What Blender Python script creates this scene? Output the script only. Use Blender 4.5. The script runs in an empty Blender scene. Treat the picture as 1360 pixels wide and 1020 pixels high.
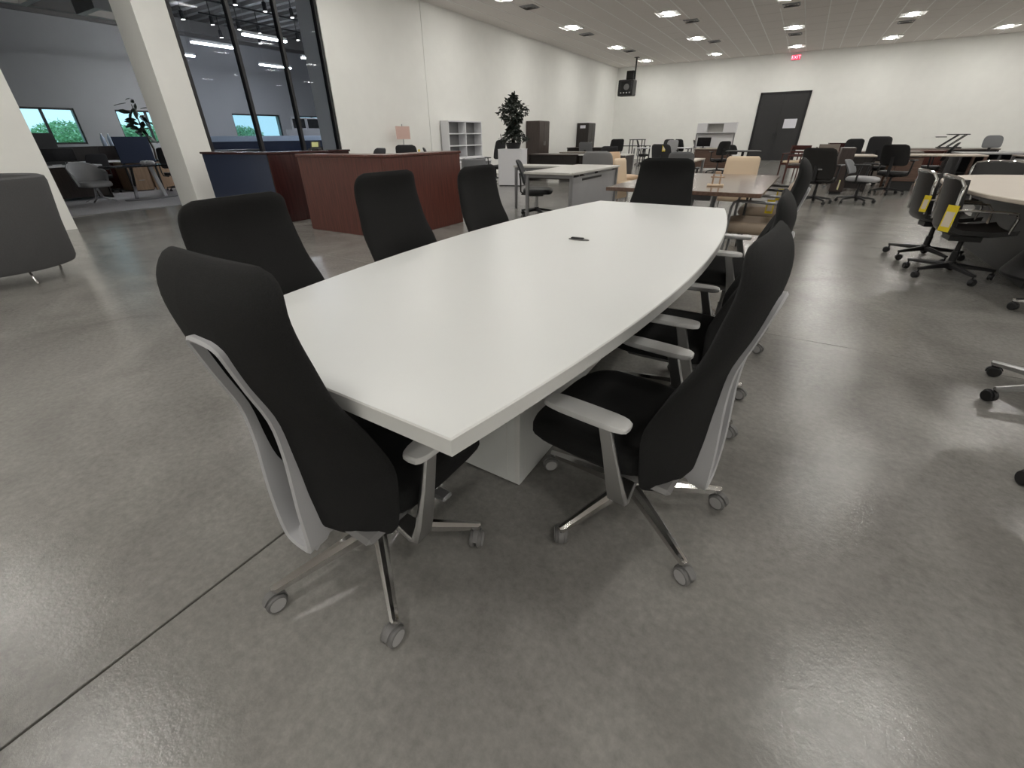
import bpy, math, random
import numpy as np
from mathutils import Vector, Matrix
random.seed(7)
PI = math.pi
S = bpy.context.scene
COL = S.collection

# ------------------------------------------------------------------ camera
W, Hh = 1360.0, 1020.0
F_PX, PITCH, ROLL, YAW, CX, CY = 565.5, .5109, .0144, .5601, 670.7, 498.8
cam = bpy.data.cameras.new('camera')
camo = bpy.data.objects.new('camera', cam)
COL.objects.link(camo)
fw = Vector((-math.sin(YAW)*math.cos(PITCH), math.cos(YAW)*math.cos(PITCH), -math.sin(PITCH)))
rt = Vector((math.cos(YAW), math.sin(YAW), 0))
dn = fw.cross(rt)
rt2 = math.cos(ROLL)*rt + math.sin(ROLL)*dn
dn2 = -math.sin(ROLL)*rt + math.cos(ROLL)*dn
m3 = Matrix((rt2, -dn2, -fw)).transposed()
camo.matrix_world = Matrix.Translation((0, 0, 1.19)) @ m3.to_4x4()
cam.sensor_fit = 'HORIZONTAL'
cam.sensor_width = 36.0
cam.lens = F_PX/W*36.0
cam.shift_x = (W/2-CX)/W
cam.shift_y = (CY-Hh/2)/W
cam.clip_start = .02
cam.clip_end = 300
S.camera = camo

# ------------------------------------------------------------------ world, exposure, lamp strengths
LENS_POWER = 82.0        # emission of the ceiling troffer lenses
STRIP_POWER = 135.0        # linear lights of the next room
SKY_POWER = 1.35
S.view_settings.view_transform = 'Standard'
S.view_settings.look = 'None'
S.view_settings.gamma = 1
S.view_settings.use_curve_mapping = False
S.view_settings.exposure = 0.0
wd = bpy.data.worlds.new('sky')
S.world = wd
wd.use_nodes = True
wn = wd.node_tree
wn.nodes.clear()
bg = wn.nodes.new('ShaderNodeBackground')
bg.inputs[0].default_value = (.66, .92, 1.0, 1)
bg.inputs[1].default_value = SKY_POWER
wo = wn.nodes.new('ShaderNodeOutputWorld')
wn.links.new(bg.outputs[0], wo.inputs[0])

# ------------------------------------------------------------------ materials
def mat(name, col, rough=.5, metal=0, var=0, vscale=8, stretch=(1, 1, 1), bump=0, bscale=60, col2=None, spec=.5, coat=0):
    m = bpy.data.materials.new(name)
    m.use_nodes = True
    nt = m.node_tree
    b = nt.nodes['Principled BSDF']
    b.inputs['Base Color'].default_value = (*col, 1)
    b.inputs['Roughness'].default_value = rough
    b.inputs['Metallic'].default_value = metal
    b.inputs['Specular IOR Level'].default_value = spec
    if coat:
        b.inputs['Coat Weight'].default_value = coat
        b.inputs['Coat Roughness'].default_value = .1
    if var or col2 or bump:
        tc = nt.nodes.new('ShaderNodeTexCoord')
        mp = nt.nodes.new('ShaderNodeMapping')
        mp.inputs['Scale'].default_value = stretch
        nt.links.new(tc.outputs['Object'], mp.inputs[0])
    if var or col2:
        n = nt.nodes.new('ShaderNodeTexNoise')
        n.inputs['Scale'].default_value = vscale
        n.inputs['Detail'].default_value = 5
        nt.links.new(mp.outputs[0], n.inputs['Vector'])
        r = nt.nodes.new('ShaderNodeValToRGB')
        c2 = col2 or tuple(min(1, c*(1+var)) for c in col)
        c1 = col if col2 else tuple(c*(1-var) for c in col)
        r.color_ramp.elements[0].color = (*c1, 1)
        r.color_ramp.elements[1].color = (*c2, 1)
        r.color_ramp.elements[0].position = .3
        r.color_ramp.elements[1].position = .7
        nt.links.new(n.outputs['Fac'], r.inputs[0])
        nt.links.new(r.outputs[0], b.inputs['Base Color'])
    if bump:
        n2 = nt.nodes.new('ShaderNodeTexNoise')
        n2.inputs['Scale'].default_value = bscale
        n2.inputs['Detail'].default_value = 4
        nt.links.new(mp.outputs[0], n2.inputs['Vector'])
        bp = nt.nodes.new('ShaderNodeBump')
        bp.inputs['Strength'].default_value = bump
        bp.inputs['Distance'].default_value = .01
        nt.links.new(n2.outputs['Fac'], bp.inputs['Height'])
        nt.links.new(bp.outputs[0], b.inputs['Normal'])
    return m

def glow(name, col, power):
    m = bpy.data.materials.new(name)
    m.use_nodes = True
    nt = m.node_tree
    nt.nodes.clear()
    e = nt.nodes.new('ShaderNodeEmission')
    e.inputs[0].default_value = (*col, 1)
    e.inputs[1].default_value = power
    o = nt.nodes.new('ShaderNodeOutputMaterial')
    nt.links.new(e.outputs[0], o.inputs[0])
    return m

def concrete():
    m = bpy.data.materials.new('polished_concrete')
    m.use_nodes = True
    nt = m.node_tree
    b = nt.nodes['Principled BSDF']
    g = nt.nodes.new('ShaderNodeNewGeometry')
    def noise(scale, detail, rough=.6, dist=0):
        n = nt.nodes.new('ShaderNodeTexNoise')
        n.inputs['Scale'].default_value = scale
        n.inputs['Detail'].default_value = detail
        n.inputs['Roughness'].default_value = rough
        n.inputs['Distortion'].default_value = dist
        nt.links.new(g.outputs['Position'], n.inputs['Vector'])
        return n
    n1 = noise(1.3, 8, .62, .8)
    r1 = nt.nodes.new('ShaderNodeValToRGB')
    r1.color_ramp.elements[0].position = .3
    r1.color_ramp.elements[1].position = .72
    r1.color_ramp.elements[0].color = (.172, .166, .153, 1)
    r1.color_ramp.elements[1].color = (.275, .266, .247, 1)
    nt.links.new(n1.outputs['Fac'], r1.inputs[0])
    n2 = noise(38, 6, .7)
    r2 = nt.nodes.new('ShaderNodeValToRGB')
    r2.color_ramp.elements[0].position = .32
    r2.color_ramp.elements[1].position = .7
    r2.color_ramp.elements[0].color = (.8, .8, .8, 1)
    r2.color_ramp.elements[1].color = (1.12, 1.12, 1.12, 1)
    nt.links.new(n2.outputs['Fac'], r2.inputs[0])
    mx = nt.nodes.new('ShaderNodeMix')
    mx.data_type = 'RGBA'
    mx.blend_type = 'MULTIPLY'
    mx.inputs[0].default_value = 1
    nt.links.new(r1.outputs[0], mx.inputs[6])
    nt.links.new(r2.outputs[0], mx.inputs[7])
    nt.links.new(mx.outputs[2], b.inputs['Base Color'])
    n3 = noise(6, 6, .6)
    rr = nt.nodes.new('ShaderNodeMapRange')
    rr.inputs['To Min'].default_value = .12
    rr.inputs['To Max'].default_value = .24
    nt.links.new(n3.outputs['Fac'], rr.inputs['Value'])
    nt.links.new(rr.outputs[0], b.inputs['Roughness'])
    n4 = noise(70, 4, .7)
    bp = nt.nodes.new('ShaderNodeBump')
    bp.inputs['Strength'].default_value = .085
    bp.inputs['Distance'].default_value = .012
    nt.links.new(n4.outputs['Fac'], bp.inputs['Height'])
    nt.links.new(bp.outputs[0], b.inputs['Normal'])
    b.inputs['Specular IOR Level'].default_value = .42
    return m

def glass_mat(name, tint):
    m = bpy.data.materials.new(name)
    m.use_nodes = True
    nt = m.node_tree
    nt.nodes.clear()
    t = nt.nodes.new('ShaderNodeBsdfTransparent')
    t.inputs[0].default_value = (*tint, 1)
    g = nt.nodes.new('ShaderNodeBsdfGlossy')
    g.inputs['Roughness'].default_value = .02
    f = nt.nodes.new('ShaderNodeFresnel')
    f.inputs[0].default_value = 1.14
    mx = nt.nodes.new('ShaderNodeMixShader')
    o = nt.nodes.new('ShaderNodeOutputMaterial')
    nt.links.new(f.outputs[0], mx.inputs[0])
    nt.links.new(t.outputs[0], mx.inputs[1])
    nt.links.new(g.outputs[0], mx.inputs[2])
    nt.links.new(mx.outputs[0], o.inputs[0])
    return m

M = {}
M['concrete'] = concrete()
M['joint'] = mat('joint_filler', (.03, .028, .026), .9)
M['wall'] = mat('cream_wall_paint', (.87, .87, .835), .75, var=.015, vscale=3, bump=.05, bscale=120)
M['ceiling'] = mat('acoustic_tile', (.77, .73, .70), .9, var=.03, vscale=30, bump=.15, bscale=200)
M['grid'] = mat('white_grid_metal', (.90, .89, .87), .35)
M['white_lam'] = mat('white_laminate', (.63, .64, .625), .38, var=.008, vscale=2)
M['white_edge'] = mat('white_edge_band', (.62, .62, .60), .4)
M['white'] = mat('white_melamine', (.72, .72, .74), .45)
M['black_fab'] = mat('black_knit_fabric', (.0125, .0125, .0125), .92, var=.25, vscale=400, bump=.25, bscale=700, spec=.25)
M['dark_fab'] = mat('charcoal_fabric', (.03, .032, .034), .9, var=.2, vscale=300, bump=.2, bscale=600, spec=.3)
M['silver'] = mat('silver_grey_plastic', (.42, .42, .43), .42)
M['pad'] = mat('light_grey_arm_pad', (.55, .55, .54), .45)
M['alu'] = mat('polished_aluminium', (.62, .61, .60), .13, metal=1)
M['alu_dull'] = mat('satin_aluminium', (.45, .45, .45), .35, metal=1)
M['chrome'] = mat('chrome', (.8, .8, .8), .06, metal=1)
M['caster'] = mat('grey_caster_plastic', (.13, .127, .124), .5)
M['caster_face'] = mat('caster_hub_cap', (.36, .355, .35), .5)
M['black'] = mat('black_plastic', (.012, .012, .013), .45)
M['black_gloss'] = mat('black_gloss', (.008, .008, .009), .15)
M['black_leather'] = mat('black_leather', (.012, .011, .011), .4, bump=.1, bscale=120)
M['mesh'] = mat('dark_mesh', (.03, .03, .033), .8, var=.3, vscale=300)
M['grey_mesh'] = mat('grey_mesh', (.16, .165, .17), .8, var=.2, vscale=300)
M['door'] = mat('charcoal_door_paint', (.024, .024, .025), .5, var=.04, vscale=6)
M['mahogany'] = mat('mahogany_veneer', (.065, .017, .012), .34, col2=(.125, .036, .025), vscale=5, stretch=(9, 9, .55))
M['mahogany_dark'] = mat('dark_mahogany_veneer', (.028, .008, .008), .25, col2=(.05, .014, .013), vscale=5, stretch=(7, 7, .5))
M['cherry'] = mat('cherry_frame', (.06, .014, .01), .3, var=.2, vscale=20)
M['walnut'] = mat('walnut_veneer', (.075, .042, .028), .4, col2=(.125, .072, .05), vscale=6, stretch=(.8, 7, 7))
M['walnut_top'] = mat('walnut_top', (.10, .062, .046), .16, col2=(.165, .105, .078), vscale=6, stretch=(7, .6, 7))
M['espresso'] = mat('espresso_veneer', (.013, .010, .009), .35, col2=(.024, .018, .016), vscale=6, stretch=(6, 6, .6))
M['espresso_brown'] = mat('brown_espresso', (.035, .024, .02), .35, col2=(.05, .035, .03), vscale=6, stretch=(6, 6, .6))
M['oak'] = mat('light_oak', (.30, .20, .13), .45, col2=(.42, .29, .19), vscale=5, stretch=(6, 6, .7))
M['greywood'] = mat('grey_brown_laminate', (.16, .135, .115), .4, col2=(.20, .17, .145), vscale=5, stretch=(1, 6, 6))
M['steel'] = mat('grey_steel', (.22, .22, .225), .4, metal=.4)
M['greypanel'] = mat('grey_panel', (.28, .28, .285), .5, var=.05, vscale=4)
M['greytop'] = mat('light_grey_top', (.50, .49, .46), .35)
M['beige'] = mat('beige_leather', (.62, .43, .27), .5, bump=.1, bscale=80)
M['beige_pale'] = mat('pale_beige_leather', (.60, .47, .33), .5, bump=.1, bscale=80)
M['taupe'] = mat('taupe_leather', (.30, .235, .175), .5, bump=.1, bscale=80)
M['beige_top'] = mat('beige_table_laminate', (.50, .44, .37), .4, var=.02, vscale=3)
M['yellow'] = mat('yellow_tag_card', (.75, .58, .02), .6)
M['tagpaper'] = mat('printed_tag_paper', (.68, .60, .48), .7)
M['lime'] = mat('pale_yellow_tag', (.62, .64, .28), .6)
M['paper'] = mat('white_paper', (.72, .72, .78), .7)
M['pink'] = mat('pink_card', (.66, .46, .40), .7)
M['sofa'] = mat('grey_wool', (.088, .088, .090), .9, var=.12, vscale=200, bump=.2, bscale=500, spec=.2)
M['sofa_dark'] = mat('dark_sofa_base', (.05, .05, .052), .9)
M['carpet'] = mat('grey_carpet', (.36, .35, .36), .95, var=.15, vscale=60, bump=.3, bscale=300)
M['grey_wall'] = mat('grey_wall_paint', (.30, .30, .305), .8, var=.02, vscale=2)
M['deck'] = mat('grey_metal_deck', (.12, .115, .11), .55)
M['frame_black'] = mat('black_window_frame', (.008, .008, .01), .4)
M['navy'] = mat('blue_reflection', (.03, .04, .075), .3)  # blue of the reflected window, put into the colour of a counter front
M['navy_fab'] = mat('navy_fabric', (.014, .022, .05), .85)
M['soil'] = mat('potting_soil', (.02, .015, .01), .95)
M['leaf'] = mat('dark_green_leaf', (.010, .017, .011), .45, var=.4, vscale=10)
M['bark'] = mat('bark', (.05, .035, .025), .9)
M['tree'] = mat('hazed_tree_leaf', (.30, .50, .30), .7, var=.4, vscale=3)  # overexposed daylight haze is put into this pale leaf colour
M['lawn'] = mat('lawn', (.25, .40, .2), .9, var=.2, vscale=3)
M['glass'] = glass_mat('tinted_glass', (.80, .82, .86))
M['pane'] = glass_mat('clear_pane', (.85, .97, 1.0))
M['frost'] = mat('frosted_screen', (.42, .50, .62), .3)
M['reflector'] = mat('white_reflector', (.85, .85, .85), .35)
M['lens'] = glow('lamp_lens', (1.0, .975, .925), LENS_POWER)
M['strip'] = glow('strip_lens', (.93, .97, 1.0), STRIP_POWER)
M['spotglow'] = glow('spot_lens', (1.0, .95, .85), 25)
M['red_glow'] = glow('exit_red', (1.0, .03, .08), 3.0)
M['signface'] = glow('exit_face', (.9, .02, .07), 1.6)
M['screen'] = mat('black_screen', (.006, .006, .008), .12)

# ------------------------------------------------------------------ mesh helper
class MB:
    def __init__(s):
        s.v = []; s.f = []; s.m = []
    def add(s, vs, fs, m=0):
        o = len(s.v)
        s.v += [tuple(p) for p in vs]
        for f in fs:
            s.f.append(tuple(i+o for i in f)); s.m.append(m)
        return s
    def box(s, x0, x1, y0, y1, z0, z1, m=0, T=None, c=0):
        if x0 > x1: x0, x1 = x1, x0
        if y0 > y1: y0, y1 = y1, y0
        if z0 > z1: z0, z1 = z1, z0
        if c <= 0:
            vs = [(x, y, z) for z in (z0, z1) for (x, y) in ((x0, y0), (x1, y0), (x1, y1), (x0, y1))]
            fs = [(3, 2, 1, 0), (4, 5, 6, 7), (0, 1, 5, 4), (1, 2, 6, 5), (2, 3, 7, 6), (3, 0, 4, 7)]
        else:
            c = min(c, (x1-x0)/2.01, (y1-y0)/2.01, (z1-z0)/2.01)
            def ring(i, z):
                return [(x0+i, y0+c+0, z), (x0+c, y0+i, z), (x1-c, y0+i, z), (x1-i, y0+c, z), (x1-i, y1-c, z), (x1-c, y1-i, z), (x0+c, y1-i, z), (x0+i, y1-c, z)]
            def inner(z):
                return [(x0+c, y0+c, z), (x0+c, y0+c, z), (x1-c, y0+c, z), (x1-c, y0+c, z), (x1-c, y1-c, z), (x1-c, y1-c, z), (x0+c, y1-c, z), (x0+c, y1-c, z)]
            vs = []; fs = []
            lo = [(x0+c, y0+c, z0), (x1-c, y0+c, z0), (x1-c, y1-c, z0), (x0+c, y1-c, z0)]
            hi = [(x, y, z1) for x, y, _ in lo]
            r1 = ring(0, z0+c); r2 = ring(0, z1-c)
            vs = lo+r1+r2+hi
            L, A, B, U = 0, 4, 12, 20
            fs.append((3, 2, 1, 0)); fs.append((U, U+1, U+2, U+3))
            for i in range(8):
                j = (i+1) % 8
                fs.append((A+i, A+j, B+j, B+i))
            for k, (i, j) in enumerate(((1, 2), (3, 4), (5, 6), (7, 0))):
                n = (k+1) % 4
                fs.append((L+k, L+n, A+j, A+i)); fs.append((B+i, B+j, U+n, U+k))
            for k, (i, j) in enumerate(((0, 1), (2, 3), (4, 5), (6, 7))):
                fs.append((L+k, A+j, A+i)); fs.append((U+k, B+i, B+j))
        if T is not None:
            vs = [tuple(T @ Vector(p)) for p in vs]
        return s.add(vs, fs, m)
    def loft(s, rings, m=0, caps=True, closed=False):
        n = len(rings[0]); vs = [p for r in rings for p in r]; fs = []
        R = len(rings)
        for i in range(R if closed else R-1):
            a = i*n; b = ((i+1) % R)*n
            for k in range(n):
                l = (k+1) % n
                fs.append((a+k, a+l, b+l, b+k))
        if caps and not closed:
            fs.append(tuple(range(n-1, -1, -1))); fs.append(tuple((R-1)*n+k for k in range(n)))
        return s.add(vs, fs, m)
    def lathe(s, prof, n=16, m=0, c=(0, 0, 0), sx=1, sy=1, caps=True):
        rings = [[(c[0]+r*sx*math.cos(2*PI*k/n), c[1]+r*sy*math.sin(2*PI*k/n), c[2]+z) for k in range(n)] for r, z in prof]
        return s.loft(rings, m, caps)
    def tube(s, pts, r, n=8, m=0, closed=False, rx=None):
        P = [Vector(p) for p in pts]; rings = []
        up = None
        for i, p in enumerate(P):
            a = P[i-1] if (i > 0 or closed) else p
            b = P[(i+1) % len(P)] if (i < len(P)-1 or closed) else p
            t = (b-a).normalized()
            if up is None:
                up = Vector((0, 0, 1)) if abs(t.z) < .9 else Vector((1, 0, 0))
            sd = t.cross(up)
            if sd.length < 1e-4: sd = t.cross(Vector((0, 1, 0)))
            sd.normalize(); up = sd.cross(t).normalized()
            rr = r[i] if isinstance(r, (list, tuple)) else r
            q = rx if rx else rr
            rings.append([tuple(p+sd*(q*math.cos(2*PI*k/n))+up*(rr*math.sin(2*PI*k/n))) for k in range(n)])
        return s.loft(rings, m, True, closed)
    def ribbon(s, pts, w, t, side, m=0):
        """flat bar along pts: width w (list or number) along the fixed vector side, thickness t."""
        P = [Vector(p) for p in pts]; rings = []; sd = Vector(side).normalized()
        for i, p in enumerate(P):
            a = P[max(0, i-1)]; b = P[min(len(P)-1, i+1)]
            d = (b-a).normalized(); nn = d.cross(sd).normalized()
            ww = (w[i] if isinstance(w, (list, tuple)) else w)/2
            tt = (t[i] if isinstance(t, (list, tuple)) else t)/2
            c = .35
            rings.append([tuple(p+sd*(ww*u)+nn*(tt*v)) for u, v in ((-1, -c), (-1+.15, -1), (1-.15, -1), (1, -c), (1, c), (1-.15, 1), (-1+.15, 1), (-1, c))])
        return s.loft(rings, m)
    def prism(s, poly, z0, z1, m=0, c=0, T=None):
        n = len(poly)
        if c:
            cx_ = sum(p[0] for p in poly)/n; cy_ = sum(p[1] for p in poly)/n
            def inset(k):
                out = []
                for x, y in poly:
                    d = math.hypot(x-cx_, y-cy_)
                    out.append((x-(x-cx_)/d*k, y-(y-cy_)/d*k))
                return out
            pi_ = inset(c)
            rings = [[(x, y, z0) for x, y in pi_], [(x, y, z0+c) for x, y in poly], [(x, y, z1-c) for x, y in poly], [(x, y, z1) for x, y in pi_]]
        else:
            rings = [[(x, y, z0) for x, y in poly], [(x, y, z1) for x, y in poly]]
        if T is not None:
            rings = [[tuple(T @ Vector(p)) for p in r] for r in rings]
        return s.loft(rings, m)
    def build(s, name, mats, parent=None, loc=(0, 0, 0), rot=(0, 0, 0), ang=35):
        me = bpy.data.meshes.new(name)
        me.from_pydata(s.v, [], s.f)
        for x in (mats if isinstance(mats, (list, tuple)) else [mats]):
            me.materials.append(M[x])
        me.polygons.foreach_set('material_index', s.m)
        if ang:
            me.polygons.foreach_set('use_smooth', [True]*len(s.f))
            me.set_sharp_from_angle(angle=math.radians(ang))
        me.update()
        return obj(name, me, parent, loc, rot)

def obj(name, me, parent=None, loc=(0, 0, 0), rot=(0, 0, 0)):
    o = bpy.data.objects.new(name, me)
    COL.objects.link(o)
    o.location = loc; o.rotation_euler = rot
    if parent is not None: o.parent = parent
    return o

def tag(o, label, cat, group=None, kind=None):
    o['label'] = label; o['category'] = cat
    if group: o['group'] = group
    if kind: o['kind'] = kind
    return o
def thing(name, label, cat, loc=(0, 0, 0), rz=0, group=None):
    o = bpy.data.objects.new(name, None)
    COL.objects.link(o)
    o.empty_display_size = .1
    o.location = loc; o.rotation_euler = (0, 0, rz)
    return tag(o, label, cat, group)
def struct(o):
    o['kind'] = 'structure'
    return o
def kids(o):
    return [c for c in ALLCH.get(o.name, [])]
ALLCH = {}
def children(o):
    return list(o.children)
def dup(o, parent=None):
    c = o.copy(); COL.objects.link(c)
    if parent is not None: c.parent = parent
    for ch in children(o): dup(ch, c)
    return c
def bx(name, mats, x0, x1, y0, y1, z0, z1, parent=None, c=.004, loc=(0, 0, 0), rot=(0, 0, 0)):
    return MB().box(x0, x1, y0, y1, z0, z1, c=c).build(name, mats, parent, loc, rot, ang=30)
def cr(pts, n):
    """Catmull-Rom through 2-column points sampled at n places of the first column."""
    xs = [p[0] for p in pts]; ys = [p[1] for p in pts]
    def f(x):
        x = min(max(x, xs[0]), xs[-1])
        i = 0
        while i < len(xs)-2 and x > xs[i+1]: i += 1
        h = xs[i+1]-xs[i]; t = (x-xs[i])/h
        def sl(k):
            a = max(0, k-1); b = min(len(xs)-1, k+1)
            return (ys[b]-ys[a])/(xs[b]-xs[a])
        m0, m1 = sl(i)*h, sl(i+1)*h
        return (2*t**3-3*t**2+1)*ys[i]+(t**3-2*t**2+t)*m0+(-2*t**3+3*t**2)*ys[i+1]+(t**3-t**2)*m1
    return f

# ------------------------------------------------------------------ room shell
CEIL = 4.33
XL, XR, YB, YF = -9.5, 13.5, 27.0, -11.0
XT = -10.2                  # back of the thick left wall
NX, NY0, NY1, NZ = -19.5, -4.0, 24.0, 4.52   # next room

# floor: slabs with saw-cut joints
fl = struct(bx('floor', 'joint', -11.1, XR, YF, YB, -.2, -.012, c=0))
sx = [-13.4, -7.3, -1.205, 4.9, 11.0, 17.1]
sy = [-15.1, -9.0, -2.9, 3.2, 9.3, 15.4, 21.5, 27.6]
for i in range(len(sx)-1):
    for j in range(len(sy)-1):
        x0, x1 = max(sx[i]+.004, -11.1), min(sx[i+1]-.004, XR)
        y0, y1 = max(sy[j]+.002, YF), min(sy[j+1]-.002, YB)
        bx('concrete_slab', 'concrete', x0, x1, y0, y1, -.1, 0, parent=fl, c=.002)
carpet = struct(bx('floor', 'carpet', NX-.3, -11.12, NY0, NY1, -.2, .006, c=0))
struct(bx('trim_1', 'alu_dull', -11.14, -11.08, 2.0, 4.6, -.01, .012, c=.003))

# left wall pieces
wl = MB()
wl.box(XT, XL, YF, 2.42, 0, CEIL+.1)
wl.box(XT, XL, 2.42, 4.3, 3.7, CEIL+.1)
struct(wl.build('wall_left', 'wall', ang=0))
struct(MB().box(XT, XL, 4.3, 4.82, 0, CEIL+.1).build('column', 'wall', ang=0))
wl2 = MB()
wl2.box(XT, XL, 7.87, 11.18, 0, CEIL+.1)
wl2.box(XT, XL, 11.2, YB, 0, CEIL+.1)
wl2.box(XT, XL-.03, 11.17, 11.21, 0, CEIL+.1)
wl2.box(XT, XL, 4.82, 7.87, 0, .35)
struct(wl2.build('wall_left', 'wall', ang=0))
struct(bx('wall_back', 'wall', XT, XR+.2, YB, YB+.2, 0, CEIL+.1, c=0))
struct(bx('wall_right', 'wall', XR, XR+.2, YF, YB, 0, CEIL+.1, c=0))
struct(bx('wall_front', 'wall', XT, XR+.2, YF-.2, YF, 0, CEIL+.1, c=0))

# interior glazed window of three lights
win = struct(bpy.data.objects.new('window_1', None)); COL.objects.link(win)
gx = -9.56
for y in (4.86, 5.88, 6.865, 7.83):
    bx('mullion', 'frame_black', gx-.06, gx+.05, y-.032, y+.032, .35, CEIL+.02, win)
for z in (.38, CEIL-.03):
    bx('rail', 'frame_black', gx-.06, gx+.05, 4.83, 7.86, z-.03, z+.03, win)
for a, b in ((4.89, 5.85), (5.91, 6.835), (6.895, 7.80)):
    bx('pane', 'glass', gx-.012, gx, a, b, .41, CEIL-.06, win, c=0)

# ceiling: lay-in tiles between white runners
ce = struct(bx('ceiling', 'ceiling', XL-.7, XR, YF, YB, CEIL+.03, CEIL+.25, c=0))
TX, TY = .61, 1.22
tile_me = None
x0t = -2.17
def tile_ok(cx_, cy_):
    d = math.hypot(cx_, cy_)
    a = math.degrees(math.atan2(-cx_, cy_))
    return 10 < cy_ < 27 and -24 < a < 62
tiles = []
ix = int((XL-x0t)/TX)-1
x = x0t+ix*TX
xsr = []
while x < XR:
    if x > XL: xsr.append(x)
    y = YF
    while y < YB:
        a, b, c_, d = max(x, XL), min(x+TX, XR), y, min(y+TY, YB)
        if b-a > .05 and d-c_ > .05: tiles.append((a, b, c_, d))
        y += TY
    x += TX
vis = sorted([t for t in tiles if tile_ok((t[0]+t[1])/2, (t[2]+t[3])/2) and t[1]-t[0] > TX-.01 and t[3]-t[2] > TY-.01], key=lambda t: math.hypot(t[0], t[2]))[:300]
vset = set(vis)
tm = MB().box(-TX/2+.003, TX/2-.003, -TY/2+.003, TY/2-.003, 0, .02, c=.004)
first = None
for t in vis:
    loc = ((t[0]+t[1])/2, (t[2]+t[3])/2, CEIL)
    if first is None: first = tm.build('ceiling_tile', 'ceiling', ce, loc, ang=0)
    else: obj('ceiling_tile', first.data, ce, loc)
rest = MB()
for t in tiles:
    if t not in vset: rest.box(t[0]+.003, t[1]-.003, t[2]+.003, t[3]-.003, CEIL, CEIL+.02)
ro = rest.build('ceiling_tile', 'ceiling', ce, ang=0); ro['kind'] = 'stuff'
for x in xsr:
    bx('ceiling_runner', 'grid', x-.012, x+.012, YF, YB, CEIL-.006, CEIL+.012, ce, c=0)

# ceiling lights
LXS = [-7.5, -4.4, -1.27, 1.85, 4.97, 8.1, 11.2]
LYS = [25.15, 20.85, 16.4, 12.15, 7.9, 3.6, -.65, -4.95, -9.2]
def make_light():
    t = thing('ceiling_light', 'square recessed troffer light in the ceiling', 'ceiling light', group='ceiling troffer lights')
    r = .3
    f = MB()
    for a, b, c_, d in ((-r-.015, r+.015, -r-.015, -r), (-r-.015, r+.015, r, r+.015), (-r-.015, -r, -r, r), (r, r+.015, -r, r)):
        f.box(a, b, c_, d, -.012, .02)
    f.build('light_frame', 'grid', t, ang=0)
    for sg in (-1, 1):
        m = MB()
        m.add([(sg*.11, -r, .012), (sg*r, -r, -.004), (sg*r, r, -.004), (sg*.11, r, .012), (sg*.11, -r, .018), (sg*r, -r, .018), (sg*r, r, .018), (sg*.11, r, .018)],
              [(0, 1, 2, 3) if sg < 0 else (3, 2, 1, 0), (4, 5, 6, 7), (0, 1, 5, 4), (2, 3, 7, 6)])
        m.build('reflector', 'reflector', t, ang=0)
    n = 8
    m = MB()
    prof = [(.11*math.cos(PI*k/n), -.03*math.sin(PI*k/n)+.010) for k in range(n+1)]
    m.loft([[(px_, -r, z) for px_, z in prof], [(px_, r, z) for px_, z in prof]], caps=True)
    m.build('lamp_lens', 'lens', t)
    return t
L0 = make_light()
colname = ['first', 'second', 'third', 'fourth', 'fifth', 'sixth', 'seventh']
rowname = ['against the back wall', 'second from the back wall', 'third from the back wall', 'fourth from the back wall', 'fifth from the back wall', 'sixth from the back wall', 'seventh from the back wall', 'eighth from the back wall', 'ninth from the back wall']
k = 0
for i, x in enumerate(LXS):
    for j, y in enumerate(LYS):
        t = L0 if k == 0 else dup(L0)
        t.location = (x, y, CEIL-.012)
        t['label'] = '%s troffer light in the %s row out from the plant wall' % ({0: 'farthest', 1: 'second farthest', 2: 'third farthest', 3: 'fourth farthest', 4: 'fifth farthest', 5: 'sixth farthest', 6: 'seventh farthest', 7: 'eighth farthest', 8: 'ninth farthest'}[j], colname[i])
        k += 1

# ceiling vents (egg-crate diffusers beside the lights)
VENTS = [(-7.4, 13.35, 'in front of the first light row'), (-7.5, 17.7, 'behind the light nearest the plant wall'), (-7.3, 22.0, 'behind the second light of the plant wall row'),
         (-4.0, 17.75, 'behind the near light of the second row'), (-3.95, 21.9, 'behind the middle light of the second row'),
         (-1.27, 17.4, 'behind the near light above the exit sign'), (-1.27, 22.2, 'between the two lights before the exit sign'), (1.85, 22.1, 'between the two lights of the fourth row')]
def make_vent():
    t = thing('ceiling_vent', 'vent', 'ceiling vent', group='ceiling air diffusers')
    bx('vent_frame', 'ceiling', -.3, .3, -.3, .3, -.004, .006, t, c=0)
    for r in (.22, .15, .08):
        m = MB()
        q = r-.035
        for k in range(4):
            a, b = k*PI/2+PI/4, (k+1)*PI/2+PI/4
            R2 = 1.414
            p = [(r*R2*math.cos(a), r*R2*math.sin(a), -.006), (r*R2*math.cos(b), r*R2*math.sin(b), -.006), (q*R2*math.cos(b), q*R2*math.sin(b), -.03), (q*R2*math.cos(a), q*R2*math.sin(a), -.03)]
            m.add(p, [(0, 1, 2, 3)]); m.add([(x_, y_, z_+.004) for x_, y_, z_ in p], [(3, 2, 1, 0)])
        m.build('vent_louver', 'greypanel', t, ang=0)
    return t
v0 = make_vent()
for k, (x, y, s) in enumerate(VENTS):
    t = v0 if k == 0 else dup(v0)
    t.location = (x, y, CEIL-.006)
    t['label'] = 'square louvred ceiling vent ' + s

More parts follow.
